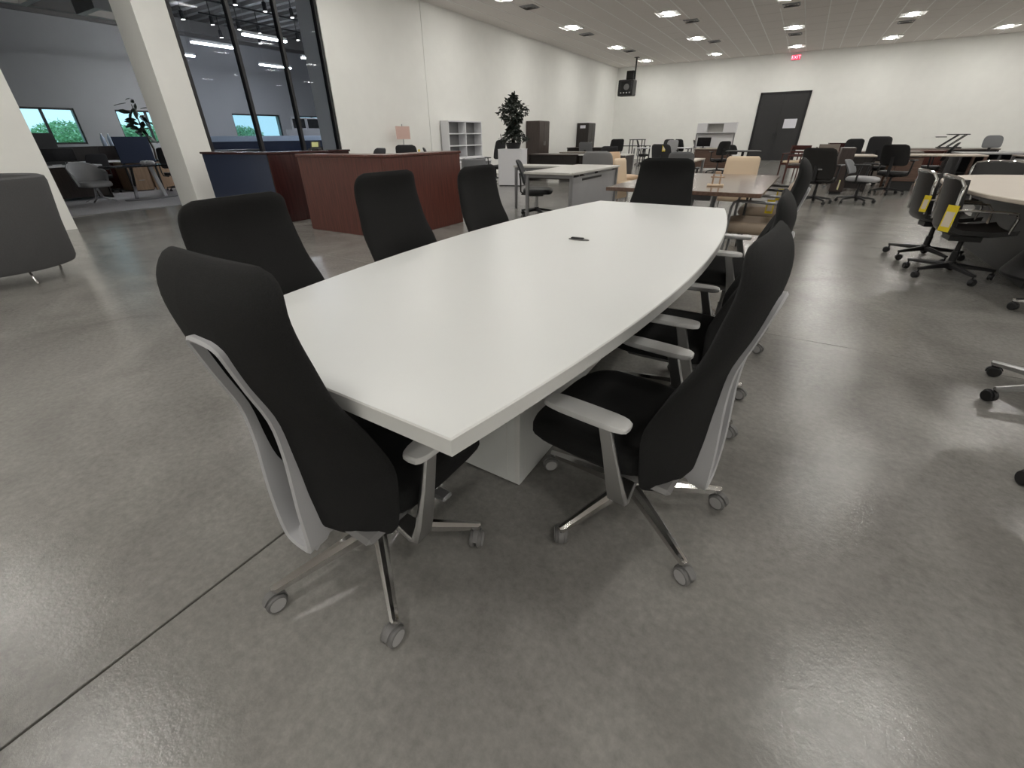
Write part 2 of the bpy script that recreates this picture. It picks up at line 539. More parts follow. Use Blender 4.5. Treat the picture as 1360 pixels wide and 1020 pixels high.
# back wall door, exit sign
dr = struct(bpy.data.objects.new('door_1', None)); COL.objects.link(dr)
bx('door_frame', 'frame_black', -2.34, -2.24, YB-.05, YB+.02, 0, 2.86, dr)
bx('door_frame', 'frame_black', -.38, -.28, YB-.05, YB+.02, 0, 2.86, dr)
bx('door_frame', 'frame_black', -2.34, -.28, YB-.05, YB+.02, 2.76, 2.86, dr)
bx('gap_backing', 'black', -2.24, -.38, YB-.02, YB+.02, .01, 2.76, dr, c=0)  # black sheet added behind the leaves so their gap stays dark
for a, b in ((-2.24, -1.313), (-1.307, -.38)):
    lf = bx('door_leaf', 'door', a, b, YB-.035, YB+.02, .01, 2.76, dr, c=.004)
for s in (-1, 1):
    bx('door_handle', 'black', -1.31+s*.07-.02, -1.31+s*.07+.02, YB-.09, YB-.034, .95, 1.2, dr)
tag(bx('paper_notice', 'paper', -1.08, -.56, YB-.042, YB-.0355, 1.38, 1.76, c=0), 'white paper notice taped to the charcoal double door', 'notice')
ex = thing('exit_sign', 'glowing red exit sign under the ceiling above the charcoal door', 'exit sign', (-1.27, YB-.05, 4.13))
bx('sign_housing', 'white', -.19, .19, -.02, .045, -.11, .11, ex)
bx('sign_face', 'signface', -.17, .17, -.026, -.0195, -.09, .09, ex, c=0)
fc = bpy.data.curves.new('sign_letters', 'FONT')
fc.body = 'EXIT'; fc.size = .17; fc.align_x = 'CENTER'; fc.align_y = 'CENTER'; fc.extrude = .003
fo = bpy.data.objects.new('sign_letters', fc); COL.objects.link(fo)
fc.materials.append(glow('exit_letters', (1, .25, .3), 5))
_me = bpy.data.meshes.new_from_object(fo.evaluated_get(bpy.context.evaluated_depsgraph_get()))
bpy.data.objects.remove(fo)
fo = bpy.data.objects.new('sign_letters', _me); COL.objects.link(fo)
fo.parent = ex; fo.location = (0, -.03, 0); fo.rotation_euler = (PI/2, 0, 0)

# ------------------------------------------------------------------ conference table
tb = thing('conference_table', 'large white boat-shaped conference table with two box pedestals', 'table', (-.830, 1.965, 0), -.010)
HL = 1.517
def boat(k, n=26, hl=HL):
    """outline, k = outset"""
    a, bm = .455, .612
    pts = []
    for i in range(n+1):
        y = -hl+2*hl*i/n
        pts.append((a+(bm-a)*(1-(y/hl)**2)+k, y*(hl+k)/hl))
    for i in range(n+1):
        y = hl-2*hl*i/n
        pts.append((-(a+(bm-a)*(1-(y/hl)**2)+k), y*(hl+k)/hl))
    return pts
m = MB()
o_, i_ = boat(0), boat(-.003)
rings = [[(x, y, .698) for x, y in i_], [(x, y, .701) for x, y in o_], [(x, y, .736) for x, y in o_], [(x, y, .739) for x, y in i_]]
m.loft(rings, 1, caps=False)
n = len(i_)
m.add([(x, y, .739) for x, y in i_], [tuple(range(n))], 0)
m.add([(x, y, .698) for x, y in i_], [tuple(range(n-1, -1, -1))], 0)
m.build('tabletop', ['white_lam', 'white_edge'], tb, ang=30)
for s in (-1, 1):
    pd = bx('pedestal', 'white_lam', -.225, .225, s*.72-.17, s*.72+.17, .006, .698, tb, c=.003)
    bx('edge_strip', 'white_edge', .205, .2265, s*.72-.173, s*.72-.1695, .012, .69, pd, c=.001)
    bx('edge_strip', 'white_edge', .17, .172, s*.72-.1715, s*.72-.169, .012, .69, pd, c=0)
    bx('plinth', 'black', -.215, .215, s*.72-.16, s*.72+.16, 0, .01, pd, c=0)
bx('center_beam', 'white_lam', -.15, .15, -.55, .55, .08, .68, tb)
gm = thing('power_module', 'small grey oval cable port cover set in the white table top', 'cable port', (-.835, 2.04, .739), .05)
MB().lathe([(.001, 0), (.052, 0), (.054, .003), (.05, .005), (.001, .005)], 24, sy=.32).build('port_ring', 'caster', gm)
MB().box(-.04, .025, -.010, .010, .004, .012, c=.003).build('port_lid', 'black', gm)

# ------------------------------------------------------------------ chair parts shared by the office chairs
def leg_mb(r0, r1, z0, z1, w0, w1, h0, h1):
    m = MB(); rings = []
    for t in (0, .15, .5, .85, .97, 1):
        r = r0+(r1-r0)*t
        z = z0+(z1-z0)*(t**1.15)
        w = (w0+(w1-w0)*t)/2; h = (h0+(h1-h0)*t)
        if t == 1: w *= .6; h *= .6
        rings.append([(r, -w, z-h), (r, w, z-h), (r, w*.95, z-h*.35), (r, w*.35, z), (r, -w*.35, z), (r, -w*.95, z-h*.35)])
    return m.loft(rings, 0)
def caster_mb(R=.029, ww=.017, gap=.006):
    m = MB()
    n = 18
    for s in (-1, 1):
        prof = [(R*.25, 0), (R*.88, 0), (R, .004), (R, ww-.004), (R*.9, ww), (R*.78, ww+.001)]
        rings = [[(.014+r*math.cos(2*PI*k/n), s*(gap/2+z), R+r*math.sin(2*PI*k/n)) for k in range(n)] for r, z in prof]
        if s < 0: rings = [r[::-1] for r in rings]
        m.loft(rings, 0, caps=False)
        cap = [(.014+R*.78*math.cos(2*PI*k/n), s*(gap/2+ww+.0012), R+R*.78*math.sin(2*PI*k/n)) for k in range(n)]
        m.add(cap if s < 0 else cap[::-1], [tuple(range(n))], 1)
    # hood and stem
    hood = []
    for k in range(9):
        a = PI*.12+PI*.95*k/8
        hood.append((.014+R*1.1*math.cos(a), 0, R+R*1.1*math.sin(a)))
    m.ribbon(hood, .019, .004, (0, 1, 0), 0)
    m.box(.0, .028, -gap/2+.0005, gap/2-.0005, R*.8, R*2.05, 0)
    m.lathe([(.007, R*1.5), (.007, .082)], 8, 0)
    return m
def base_parts(t, legmat, caster_mats, R=.30, n=5, phase=0., hubz=.125, tipz=.085, w0=.046, w1=.024, colmat='black', col_top=.32, sz=.029, hubmat=None):
    lm = leg_mb(.02, R, hubz, tipz, w0, w1, .042, .022)
    cm = caster_mb(sz)
    l0 = lm.build('leg', legmat, t, ang=40)
    c0 = None
    for k in range(n):
        l = l0 if k == 0 else obj('leg', l0.data, t)
        l.rotation_euler = (0, 0, phase+2*PI*k/n)
        a = random.uniform(-2.6, 2.6)
        if c0 is None:
            c0 = cm.build('caster', caster_mats, l); c = c0
        else: c = obj('caster', c0.data, l)
        c.location = (R-.012, 0, 0); c.rotation_euler = (0, 0, a)
    hub = MB().lathe([(.03, hubz-.055), (.04, hubz-.045), (.042, hubz), (.034, hubz+.012), (.001, hubz+.012)], 20)
    hub.build('hub', hubmat or legmat, t)
    MB().lathe([(.028, hubz), (.028, hubz+.10), (.02, hubz+.10), (.02, col_top)], 16).build('gas_column', colmat, t)

def sq(u, e):
    return math.copysign(abs(u)**e, u)
def cushion(hx, y0, y1, z0, z1, mname, parent, name='seat', front=.02, e=.45, dish=.012, n=32):
    m = MB(); cy = (y0+y1)/2; hy = (y1-y0)/2
    rings = []
    H = z1-z0
    for k, (sc, zz) in enumerate(((.86, 0), (.95, .08), (1, .3), (1.0, .6), (.975, .84), (.93, .95), (.84, 1.0), (.5, 1.0-dish/H*.7), (.02, 1.0-dish/H))):
        r = []
        for i in range(n):
            a = 2*PI*i/n
            x = hx*sc*sq(math.cos(a), e); y = cy+hy*sc*sq(math.sin(a), e)
            z = z0+H*zz
            yy = (y-cy)/hy
            z -= front*max(0, yy-.35)**1.6/.5*(.4+.6*zz)
            r.append((x, y, z))
        rings.append(r)
    m.loft(rings, 0)
    return m.build(name, mname, parent, ang=50)
def back_shell(widths, curve, depth, thick, z0, z1, name, mname, parent, rc=.06, rb=.05, nu=14, nv=22):
    """upholstered back: widths(z) half width, curve(z) mid-line y, depth(z) how far the edges wrap forward."""
    zs = []
    for i in range(nv+1):
        t = i/nv
        zs.append(z0+(z1-z0)*(.5-.5*math.cos(PI*t))*.55+(z1-z0)*t*.45)
    def W_(z):
        w = widths(z); k = 0
        if z > z1-rc: d = (z-(z1-rc))/rc; k = rc*(1-math.sqrt(max(0, 1-d*d)))
        if z < z0+rb: d = ((z0+rb)-z)/rb; k = rb*(1-math.sqrt(max(0, 1-d*d)))
        return max(.01, w-k)
    F, B = [], []
    for z in zs:
        w = W_(z); fr, br = [], []
        ev = max(.0, 1-abs(2*(z-z0)/(z1-z0)-1)**16)**.5
        for j in range(nu+1):
            u = math.sin(PI/2*(2*j/nu-1)); x = w*u
            full = x/max(.05, widths(z))
            y = curve(z)+depth(z)*abs(full)**2
            t = thick*.5*max(.12, (max(0, 1-abs(u)**6))**.5*max(.25, ev))
            fr.append((x, y+t, z)); br.append((x, y-t, z))
        F.append(fr); B.append(br)
    m = MB()
    rings = [f+b[::-1] for f, b in zip(F, B)]
    m.loft(rings, 0, caps=True)
    return m.build(name, mname, parent, ang=60)

# ------------------------------------------------------------------ high-back conference chair
def make_conf_chair(phase):
    t = thing('conference_chair', 'x', 'chair', group='high-back conference chairs')
    base_parts(t, 'alu', ['caster', 'caster_face'], R=.33, phase=phase, hubz=.125, tipz=.084, colmat='caster', col_top=.30)
    up = []
    # seat mechanism
    mm = MB().box(-.09, .09, -.12, .12, .265, .315, c=.012).box(-.03, .03, -.19, -.08, .275, .31, c=.008)
    mm.tube([(.07, .06, .285), (.17, .08, .285), (.21, .08, .283)], .007, 6)
    mm.box(.195, .245, .06, .1, .274, .290, c=.006)
    up.append(mm.build('seat_mechanism', 'steel', t))
    up.append(MB().box(-.215, .215, -.18, .23, .312, .334, c=.01).build('seat_pan', 'caster', t))
    up.append(cushion(.245, -.125, .315, .33, .415, 'black_fab', t, front=.035))
    wid = cr([(.28, .225), (.36, .238), (.45, .246), (.55, .246), (.67, .247), (.8, .229), (.92, .217), (1.01, .208)], 9)
    cv = cr([(.29, -.186), (.36, -.184), (.45, -.190), (.55, -.194), (.67, -.201), (.78, -.234), (.87, -.252), (.94, -.251), (1.01, -.224)], 9)
    dp = cr([(.29, .074), (.4, .090), (.52, .100), (.64, .058), (.72, .034), (.85, .035), (1.01, .015)], 9)
    half = cr([(.25, .044), (.31, .054), (.45, .058), (.6, .058), (.75, .058), (.86, .058)], 9)
    TH = .052
    def hs(z): return half(z)-.004
    Z0, Z1, rc, rb = .305, 1.008, .055, .03
    NV = 34; rows = []
    for i in range(NV+1):
        q = i/NV
        rows.append(Z0+(Z1-Z0)*((.5-.5*math.cos(PI*q))*.5+q*.5))
    def Wd(z):
        k = 0
        if z > Z1-rc: d = (z-(Z1-rc))/rc; k = rc*(1-math.sqrt(max(0, 1-d*d)))
        if z < Z0+rb: d = ((Z0+rb)-z)/rb; k = rb*(1-math.sqrt(max(0, 1-d*d)))
        return wid(z)-k
    rings = []
    for z in rows:
        w = Wd(z); h_ = hs(z)
        outer = [w*math.sin(PI/2*(.32+.68*j/6)) for j in range(7)]
        outer = [max(x, h_+.002) for x in outer]
        xs = [-x for x in outer[::-1]]+[-h_-.001, -h_+.001, 0, h_-.001, h_+.001]+outer
        ev = max(0, 1-abs(2*(z-Z0)/(Z1-Z0)-1)**14)**.5
        fr, br = [], []
        slot = 1 if .34 < z < .835 else 0
        for x in xs:
            u = x/w
            y = cv(z)+dp(z)*(x/wid(z))**2
            tt = TH*.5*max(.14, max(0, 1-abs(u)**7)**.5*max(.25, ev))
            fr.append((x, y+tt, z))
            yb = y-tt
            if slot and abs(x) < h_: yb = y+tt-.012
            br.append((x, yb, z))
        rings.append(fr+br[::-1])
    m = MB(); m.loft(rings)
    up.append(m.build('backrest', 'black_fab', t, ang=50))
    # grey loop frame let into the back
    yf = cr([(.25, -.246), (.33, -.247), (.42, -.245), (.5, -.240), (.58, -.236), (.67, -.240), (.76, -.264), (.86, -.289)], 9)
    dd = cr([(.25, .04), (.33, .085), (.43, .07), (.52, .035), (.62, .022), (.86, .02)], 9)
    path = []
    zlo, zhi = .252, .862
    for i in range(21):
        z = zlo+.03+(zhi-zlo-.05)*i/20; path.append((half(z), z))
    for i in range(1, 8):
        a = PI*i/8; path.append((half(zhi)*math.copysign(abs(math.cos(a))**.6, math.cos(a)) if i != 4 else 0, zhi-.02+.02*math.sin(a)))
    for i in range(21):
        z = zhi-.02-(zhi-zlo-.05)*i/20; path.append((-half(z), z))
    for i in range(1, 8):
        a = PI+PI*i/8; path.append((half(zlo+.03)*math.copysign(abs(math.cos(a))**.7, math.cos(a)) if i != 4 else 0, zlo+.03+.03*math.sin(a)))
    m = MB(); rings = []
    N = len(path)
    for i, (x, z) in enumerate(path):
        a = path[i-1]; b = path[(i+1) % N]
        d = Vector((b[0]-a[0], b[1]-a[1])).normalized()
        nn = Vector((d.y, -d.x))
        w = .0065 if z > .45 else .0065+.004*(.45-z)/.19
        y = yf(z); q = dd(z)
        xo, zo = x+nn.x*w, z+nn.y*w
        xi, zi = x-nn.x*w, z-nn.y*w
        rings.append([(xo, y+.003, zo), (x, y-.001, z), (xi, y+.003, zi), (xi*.95, y+q, zi), (xo*.95, y+q, zo)])
    m.loft(rings, 0, caps=False, closed=True)
    up.append(m.build('back_frame', 'silver', t, ang=40))
    # scoop at the foot of the loop
    m = MB(); R_ = []
    for k in range(9):
        s = k/8
        z = .262+.125*s**1.5
        y = -.232+.085*s
        w = .048
        R_.append([(-w, y+.012*(0), z), (w, y, z), (w, y+.006, z-.014*(1-s*.5)), (-w, y+.006, z-.014*(1-s*.5))])
    m.loft(R_, 0)
    m.box(-.045, .045, -.20, -.06, .262, .285, c=.006)
    up.append(m.build('back_bracket', 'silver', t, ang=40))
    ins = MB().box(-.05, .05, -.165, -.155, .39, .60, c=.003)
    for (x_, z_) in ((-.02, .41), (.015, .43), (-.01, .46), (.02, .49), (-.02, .51)):
        ins.box(x_-.009, x_+.009, -.172, -.164, z_-.009, z_+.009, 1)
    up.append(ins.build('lumbar_plate', ['black', 'pad'], t))
    for s in (-1, 1):
        m = MB()
        pts = [(s*.08, -.045, .288), (s*.18, -.05, .278), (s*.245, -.055, .270), (s*.264, -.055, .278), (s*.272, -.047, .32), (s*.272, -.02, .42), (s*.266, .010, .52)]
        m.ribbon(pts, [.045, .05, .058, .062, .056, .044, .040], [.022, .022, .022, .022, .02, .018, .016], (0, 1, .28) if False else (0, 1, .0))
        ar = m.build('armrest', 'alu_dull', t, ang=45)
        pm = MB()
        rings = []
        for (sc, z) in ((.9, .520), (1, .524), (1, .534), (.96, .539), (.86, .541)):
            r = []
            for k in range(20):
                a = 2*PI*k/20
                r.append((s*.262+.036*sc*sq(math.cos(a), .5), .07+.13*sc*sq(math.sin(a), .45), z))
            rings.append(r)
        pm.loft(rings, 0)
        pm.build('arm_pad', 'pad', ar)
        up.append(ar)
    return t, [u.name for u in up]
PH = math.radians(-54)
protoc, upn = make_conf_chair(PH)
protoc2 = None
CHAIRS = [
    (-.868, .600, -.02, .0, math.radians(18), 'black high-back chair at the near end of the white table, seen from behind'),
    (-.233, 1.205, PI/2-.11, -.012, 0, 'black high-back chair nearest on the aisle side of the white table, arm fully shown'),
    (-.235, 2.02, PI/2, -.012, 0, 'black high-back chair second from the near end on the aisle side of the white table'),
    (-.20, 3.03, PI/2, .06, 0, 'black high-back chair at the far corner on the aisle side of the white table'),
    (-1.495, .925, -PI/2+.12, .008, 0, 'black high-back chair nearest on the reception desk side of the white table'),
    (-1.60, 1.76, -PI/2, .033, 0, 'black high-back chair middle of three on the reception desk side of the table'),
    (-1.60, 2.60, -PI/2, .018, 0, 'black high-back chair farthest of three on the reception desk side of the table'),
    (-.90, 3.72, PI, .018, 0, 'black high-back chair at the far end of the white table, facing the camera'),
]
for i, (x, y, rz, dz, dph, lab) in enumerate(CHAIRS):
    t = protoc if i == 0 else dup(protoc)
    t.location = (x, y, 0); t.rotation_euler = (0, 0, rz); t['label'] = lab
    CH = t
    t['dz'] = dz; t['dph'] = dph
for t in [o for o in COL.objects if 'dz' in o.keys()]:
    dz, dph = t['dz'], t['dph']
    for c in t.children:
        s = c.name.split('.')[0]
        if s == 'leg': c.rotation_euler.z += dph
        elif s in ('hub', 'gas_column'): pass
        else: c.location.z += dz
    del t['dz']; del t['dph']

# ------------------------------------------------------------------ furniture builders
def task_chair(name, label, x, y, rz, bmat='mesh', smat='black', fmat='black', h=1.0, bw=.23, arms=True, legmat='black', seat_h=.46, headless=True, lean=.12, group='office chairs', bz=.56, cat='chair', colm='black', R=.31, rnd=.07, lmb=.0):
    t = thing(name, label, cat, (x, y, 0), rz, group)
    base_parts(t, legmat, ['black', 'black'], R=R, phase=random.uniform(0, 1), hubz=.13, tipz=.085, colmat=colm, col_top=seat_h-.10, w0=.05, w1=.026)
    MB().box(-.10, .10, -.12, .12, seat_h-.12, seat_h-.08, c=.01).box(-.03, .03, -.26, -.1, seat_h-.11, seat_h-.085, c=.006).build('seat_mechanism', 'black', t)
    cushion(.24, -.22, .26, seat_h-.08, seat_h, smat, t, front=.025)
    wid = cr([(bz, bw*.95), (bz+(h-bz)*.4, bw), (h, bw*.92)], 5)
    cv = cr([(bz, -.215), (bz+(h-bz)*.4, -.225-lean*.25+lmb), (h, -.225-lean)], 5)
    dp = cr([(bz, .05), (h, .035)], 3)
    back_shell(wid, cv, dp, .035, bz, h, 'backrest', bmat, t, rc=rnd, rb=.05, nu=10, nv=12)
    MB().ribbon([(0, -.2, seat_h-.10), (0, -.27, seat_h-.06), (0, -.275, bz+.05), (0, -.255-lean*.3, bz+(h-bz)*.45)], .06, .02, (1, 0, 0)).build('back_support', fmat, t)
    if arms:
        for s in (-1, 1):
            ar = MB().tube([(s*.14, -.02, seat_h-.10), (s*.26, -.02, seat_h-.08), (s*.275, -.02, seat_h), (s*.275, 0, seat_h+.19)], .016, 8).build('armrest', fmat, t)
            MB().box(s*.275-.04, s*.275+.04, -.12, .13, seat_h+.19, seat_h+.215, c=.01).build('arm_pad', 'black', ar)
    return t
def tag_on(parent, loc, rz, mname='yellow', w=.07, h=.13, band=True):
    t = MB().box(-w/2, w/2, -.002, .002, -h, 0, c=0).build('hang_tag', mname, parent, loc, (0, 0, rz), ang=0)
    t['label'] = 'yellow price tag' if mname == 'yellow' else 'pale yellow price tag'
    if band:
        MB().box(-w/2+.012, w/2-.012, -.0032, .0032, -h*.82, -h*.25, c=0).build('tag_print', 'tagpaper', t, ang=0)
    return t
def frame_desk(name, label, x0, x1, y0, y1, h, top, legm, rz=0, legs=True, modesty=None, t_=.028, cat='desk', lw=.05, group=None):
    cx_, cy_ = (x0+x1)/2, (y0+y1)/2
    t = thing(name, label, cat, (cx_, cy_, 0), rz, group)
    a, b = (x1-x0)/2, (y1-y0)/2
    bx('desktop', top, -a, a, -b, b, h-t_, h, t)
    if legs:
        for sx_ in (-1, 1):
            for sy_ in (-1, 1):
                bx('leg', legm, sx_*(a-.03)-lw/2, sx_*(a-.03)+lw/2, sy_*(b-.03)-lw/2, sy_*(b-.03)+lw/2, 0, h-t_, t)
    if modesty:
        side, mm, z0 = modesty
        if side == '+x': bx('modesty_panel', mm, a-.06, a-.04, -b+.08, b-.08, z0, h-t_-.02, t)
        if side == '-y': bx('modesty_panel', mm, -a+.08, a-.08, -b+.04, -b+.06, z0, h-t_-.02, t)
    return t
def panel_desk(name, label, x0, x1, y0, y1, h, top, body, rz=0, cat='desk', front='-y', t_=.03, group=None, ped=None):
    """desk with slab ends and a full modesty panel."""
    cx_, cy_ = (x0+x1)/2, (y0+y1)/2
    t = thing(name, label, cat, (cx_, cy_, 0), rz, group)
    a, b = (x1-x0)/2, (y1-y0)/2
    bx('desktop', top, -a, a, -b, b, h-t_, h, t)
    if front in ('-y', '+y'):
        for s in (-1, 1): bx('end_panel', body, s*(a-.03)-.015, s*(a-.03)+.015, -b+.03, b-.03, 0, h-t_, t)
        s = -1 if front == '-y' else 1
        bx('modesty_panel', body, -a+.05, a-.05, s*(b-.08)-.01, s*(b-.08)+.01, .06, h-t_, t)
    else:
        for s in (-1, 1): bx('end_panel', body, -a+.03, a-.03, s*(b-.03)-.015, s*(b-.03)+.015, 0, h-t_, t)
        s = -1 if front == '-x' else 1
        bx('modesty_panel', body, s*(a-.08)-.01, s*(a-.08)+.01, -b+.05, b-.05, .06, h-t_, t)
    return t
def cabinet(name, label, x0, x1, y0, y1, h, body, face='+x', ndoor=2, rz=0, drawers=0, plinth=.06, cat='cabinet', hmat='alu_dull', z0=0):
    cx_, cy_ = (x0+x1)/2, (y0+y1)/2
    t = thing(name, label, cat, (cx_, cy_, z0), rz)
    a, b = (x1-x0)/2, (y1-y0)/2
    bx('carcass', body, -a, a, -b, b, plinth, h, t)
    if plinth: bx('plinth', 'black', -a+.02, a-.02, -b+.02, b-.02, 0, plinth, t)
    w, d = (2*b, a) if face in ('+x', '-x') else (2*a, b)
    R = {'+x': PI/2, '-x': -PI/2, '-y': 0, '+y': PI}[face]
    Rm = Matrix.Rotation(R, 4, 'Z')
    def leaf(nm, u0, u1, v0, v1, hu, hv, vert):
        l = MB().box(u0, u1, -d-.02, -d-.001, v0, v1, c=.003, T=Rm).build(nm, body, t)
        if vert: MB().box(hu-.006, hu+.006, -d-.045, -d-.019, hv-.07, hv+.07, c=.003, T=Rm).build('handle', hmat, l)
        else: MB().box(hu-.07, hu+.07, -d-.045, -d-.019, hv-.006, hv+.006, c=.003, T=Rm).build('handle', hmat, l)
    if drawers:
        hh = (h-plinth)/drawers
        for k in range(drawers):
            leaf('drawer', -w/2+.004, w/2-.004, plinth+k*hh+.003, plinth+(k+1)*hh-.003, 0, plinth+(k+.72)*hh, False)
    else:
        for k in range(ndoor):
            ww = w/ndoor
            hu = -w/2+(k+1)*ww-.05 if k % 2 == 0 else -w/2+k*ww+.05
            leaf('door', -w/2+k*ww+.003, -w/2+(k+1)*ww-.003, plinth+.004, h-.02, hu, h*.55, True)
    return t

# ------------------------------------------------------------------ reception counters
def counter(name, label, poly, h, body, top, seams, cap=.03):
    t = thing(name, label, 'reception desk', (0, 0, 0))
    out = MB()
    n = len(poly)
    th = .035
    for i, (a, b, bm) in enumerate(poly):
        m = MB()
        ax, ay = a; bx_, by = b
        d = Vector((bx_-ax, by-ay)).normalized(); nn = Vector((-d.y, d.x))
        pts = [(ax, ay), (bx_, by), (bx_+nn.x*th, by+nn.y*th), (ax+nn.x*th, ay+nn.y*th)]
        m.prism(pts, .0, h-cap, c=0)
        m.build('front_panel', bm, t, ang=0)
    return t
# nearer counter: front along -y, side along +x
rc = thing('reception_desk', 'long mahogany reception counter with an L-shaped front, nearest the white table', 'reception desk', (-5.22, 4.22, 0))
def P_(nm, m, x0, x1, y0, y1, z0, z1, par, c=.004): return bx(nm, m, x0, x1, y0, y1, z0, z1, par, c)
P_('front_panel', 'mahogany', -.86, .80, 0, .03, 0, .985, rc)
P_('side_panel', 'mahogany', .80, .845, 0, 1.56, 0, .985, rc)
P_('side_panel', 'mahogany', -.86, -.83, .03, .8, 0, .985, rc)
P_('transaction_top', 'mahogany', -.875, .86, -.015, .34, .985, 1.015, rc)
P_('transaction_top', 'mahogany', .52, .86, .34, 1.20, .985, 1.015, rc)
P_('end_top', 'mahogany', .52, .86, 1.20, 1.575, .985, 1.015, rc)
P_('worksurface', 'mahogany', -.83, .8, .03, .75, .70, .73, rc)
P_('worksurface', 'mahogany', .1, .8, .75, 1.55, .70, .73, rc)
rd = thing('reception_desk', 'dark mahogany reception counter with blue window reflection painted on its front, beside the glazed partition', 'reception desk', (-7.84, 4.36, 0))
P_('front_panel', 'navy', -.98, .92, -.06, -.03, 0, 1.0, rd)  # window reflection painted in as a navy surface colour
P_('side_panel', 'mahogany_dark', .90, .935, -.06, 1.5, 0, 1.0, rd)
P_('side_panel', 'mahogany_dark', -.98, -.95, -.03, .75, 0, 1.0, rd)
P_('transaction_top', 'mahogany_dark', -1.0, .95, -.08, .30, 1.0, 1.03, rd)
P_('transaction_top', 'mahogany_dark', .60, .95, .30, 1.52, 1.0, 1.03, rd)
P_('worksurface', 'mahogany_dark', -.95, .90, -.03, .7, .70, .73, rd)
# chairs and things behind the counters
c = task_chair('task_chair', 'dark mesh task chair with a yellow tag behind the mahogany reception counter', -7.3, 7.85, .5, 'mesh', h=1.07, bw=.24)
tag_on(c, (.27, -.25, .98), 1.2)
task_chair('task_chair', 'low black task chair just showing above the right end of the mahogany counter', -7.2, 8.7, -.9, 'black', h=1.0, bw=.19)
task_chair('task_chair', 'black task chair just showing above the left end of the mahogany counter', -6.3, 5.65, PI*.9, 'mesh', h=1.05, bw=.24)
dp_ = thing('desk_phone', 'black desk phone with a yellow screen standing behind the dark reception counter', 'phone', (-7.15, 5.35, 1.03), .5)
MB().box(-.09, .09, -.08, .08, 0, .03, c=.008).build('phone_body', 'black', dp_)
MB().box(-.085, .085, -.006, .006, 0, .12, c=.004).build('phone_screen_housing', 'black', dp_, (0, .02, .02), (-.35, 0, 0))
MB().box(-.06, .055, -.010, -.0065, .03, .105, c=0).build('phone_screen', 'lime', dp_, (0, .02, .02), (-.35, 0, 0))
pk = thing('card_sign', 'pink card sign on a thin stand in front of the cream wall', 'sign', (-9.2, 9.7, 0), PI/2)
bx('stand_base', 'alu_dull', -.16, .16, -.12, .12, 0, .015, pk)
MB().tube([(0, 0, .015), (0, 0, 1.52)], .012, 8).build('stand_pole', 'alu_dull', pk)
bx('sign_card', 'pink', -.26, .26, -.021, -.0125, 1.17, 1.47, pk, c=0)

# ------------------------------------------------------------------ along the left wall
bk = thing('bookcase', 'white open bookcase of six dark-backed compartments on the low white credenza', 'bookcase', (-9.48, 12.53, .62))
b0, b1 = -.88, .88
for y in (b0, b1-.03, -.015): bx('upright', 'white', .01, .30, y, y+.03, 0, 1.02, bk, c=.002)
for z in (0, .33, .66, .99): bx('shelf', 'white', .01, .295, b0+.03, b1-.03, z, z+.03, bk, c=.002)
bx('back_panel', 'steel', 0, .012, b0, b1, 0, 1.02, bk, c=0)
cr_ = thing('credenza', 'low white open credenza under the white bookcase', 'credenza', (-9.48, 12.53, 0))
for y in (-.95, .92, .1): bx('end_panel', 'white', 0, .42, y, y+.03, 0, .59, cr_, c=.002)
bx('credenza_top', 'white', 0, .44, -.97, .97, .59, .62, cr_)
bx('shelf', 'white', .01, .4, -.92, .92, .28, .305, cr_, c=.002)
bx('back_panel', 'white', 0, .012, -.95, .95, .03, .59, cr_, c=0)
wdk = panel_desk('return_desk', 'white desk return standing in front of the white credenza', -8.7, -8.0, 10.7, 12.2, .58, 'white', 'white', front='+x')
t = thing('tub_chair', 'low grey tub chair between the mahogany counter and the white plinth', 'chair', (-7.35, 10.3, 0), .3)
MB().lathe([(.25, .1), (.27, .12), (.28, .40), (.26, .42), (.001, .42)], 20).build('seat', 'greypanel', t)
m = MB(); rings = []
for k in range(13):
    a = PI*.9+PI*1.2*k/12
    rings.append([((.27+q)*math.cos(a), (.27+q)*math.sin(a), z) for q, z in ((0, .38), (.045, .38), (.05, .68), (.02, .70), (0, .68))])
m.loft(rings).build('backrest', 'grey_mesh', t)
MB().lathe([(.24, 0), (.24, .02), (.03, .03), (.03, .11)], 20).build('pedestal_base', 'alu_dull', t)
task_chair('task_chair', 'tall narrow black mesh chair beside the white plinth', -7.75, 12.0, 1.2, 'mesh', h=1.12, bw=.2, arms=True, bz=.62)
pl = thing('display_plinth', 'white block plinth carrying the potted artificial tree', 'plinth', (-6.72, 11.28, 0), .22)
bx('plinth_body', 'white', -.33, .33, -.27, .27, .02, .885, pl)
bx('plinth_top', 'white', -.335, .335, -.275, .275, .885, .905, pl)
bx('plinth_foot', 'black', -.31, .31, -.25, .25, 0, .02, pl)

# potted tree
def leaf_cloud(n, fn, size, rnd, droop=.3):
    m = MB()
    for _ in range(n):
        p = Vector(fn(rnd))
        L = size*rnd.uniform(.7, 1.3); w = L*.22
        d = Vector((rnd.gauss(0, 1), rnd.gauss(0, 1), rnd.gauss(-droop, .6))).normalized()
        sd = d.cross(Vector((rnd.gauss(0, 1), rnd.gauss(0, 1), rnd.gauss(0, 1)))).normalized()*w
        nn = d.cross(sd).normalized()*w*.25
        m.add([p, p+d*L*.5+sd+nn, p+d*L, p+d*L*.5-sd+nn], [(0, 1, 2), (0, 2, 3)])
    return m
pt = thing('potted_tree', 'dark leafy artificial tree in a black pot on the white plinth', 'plant', (-6.70, 11.28, .905))
MB().lathe([(.15, 0), (.17, .005), (.21, .13), (.215, .15), (.195, .15), (.18, .12), (.001, .12)], 24).build('pot', 'black', pt)
MB().lathe([(.185, .121), (.001, .128)], 20).build('soil', 'soil', pt)
m = MB()
rn = random.Random(3)
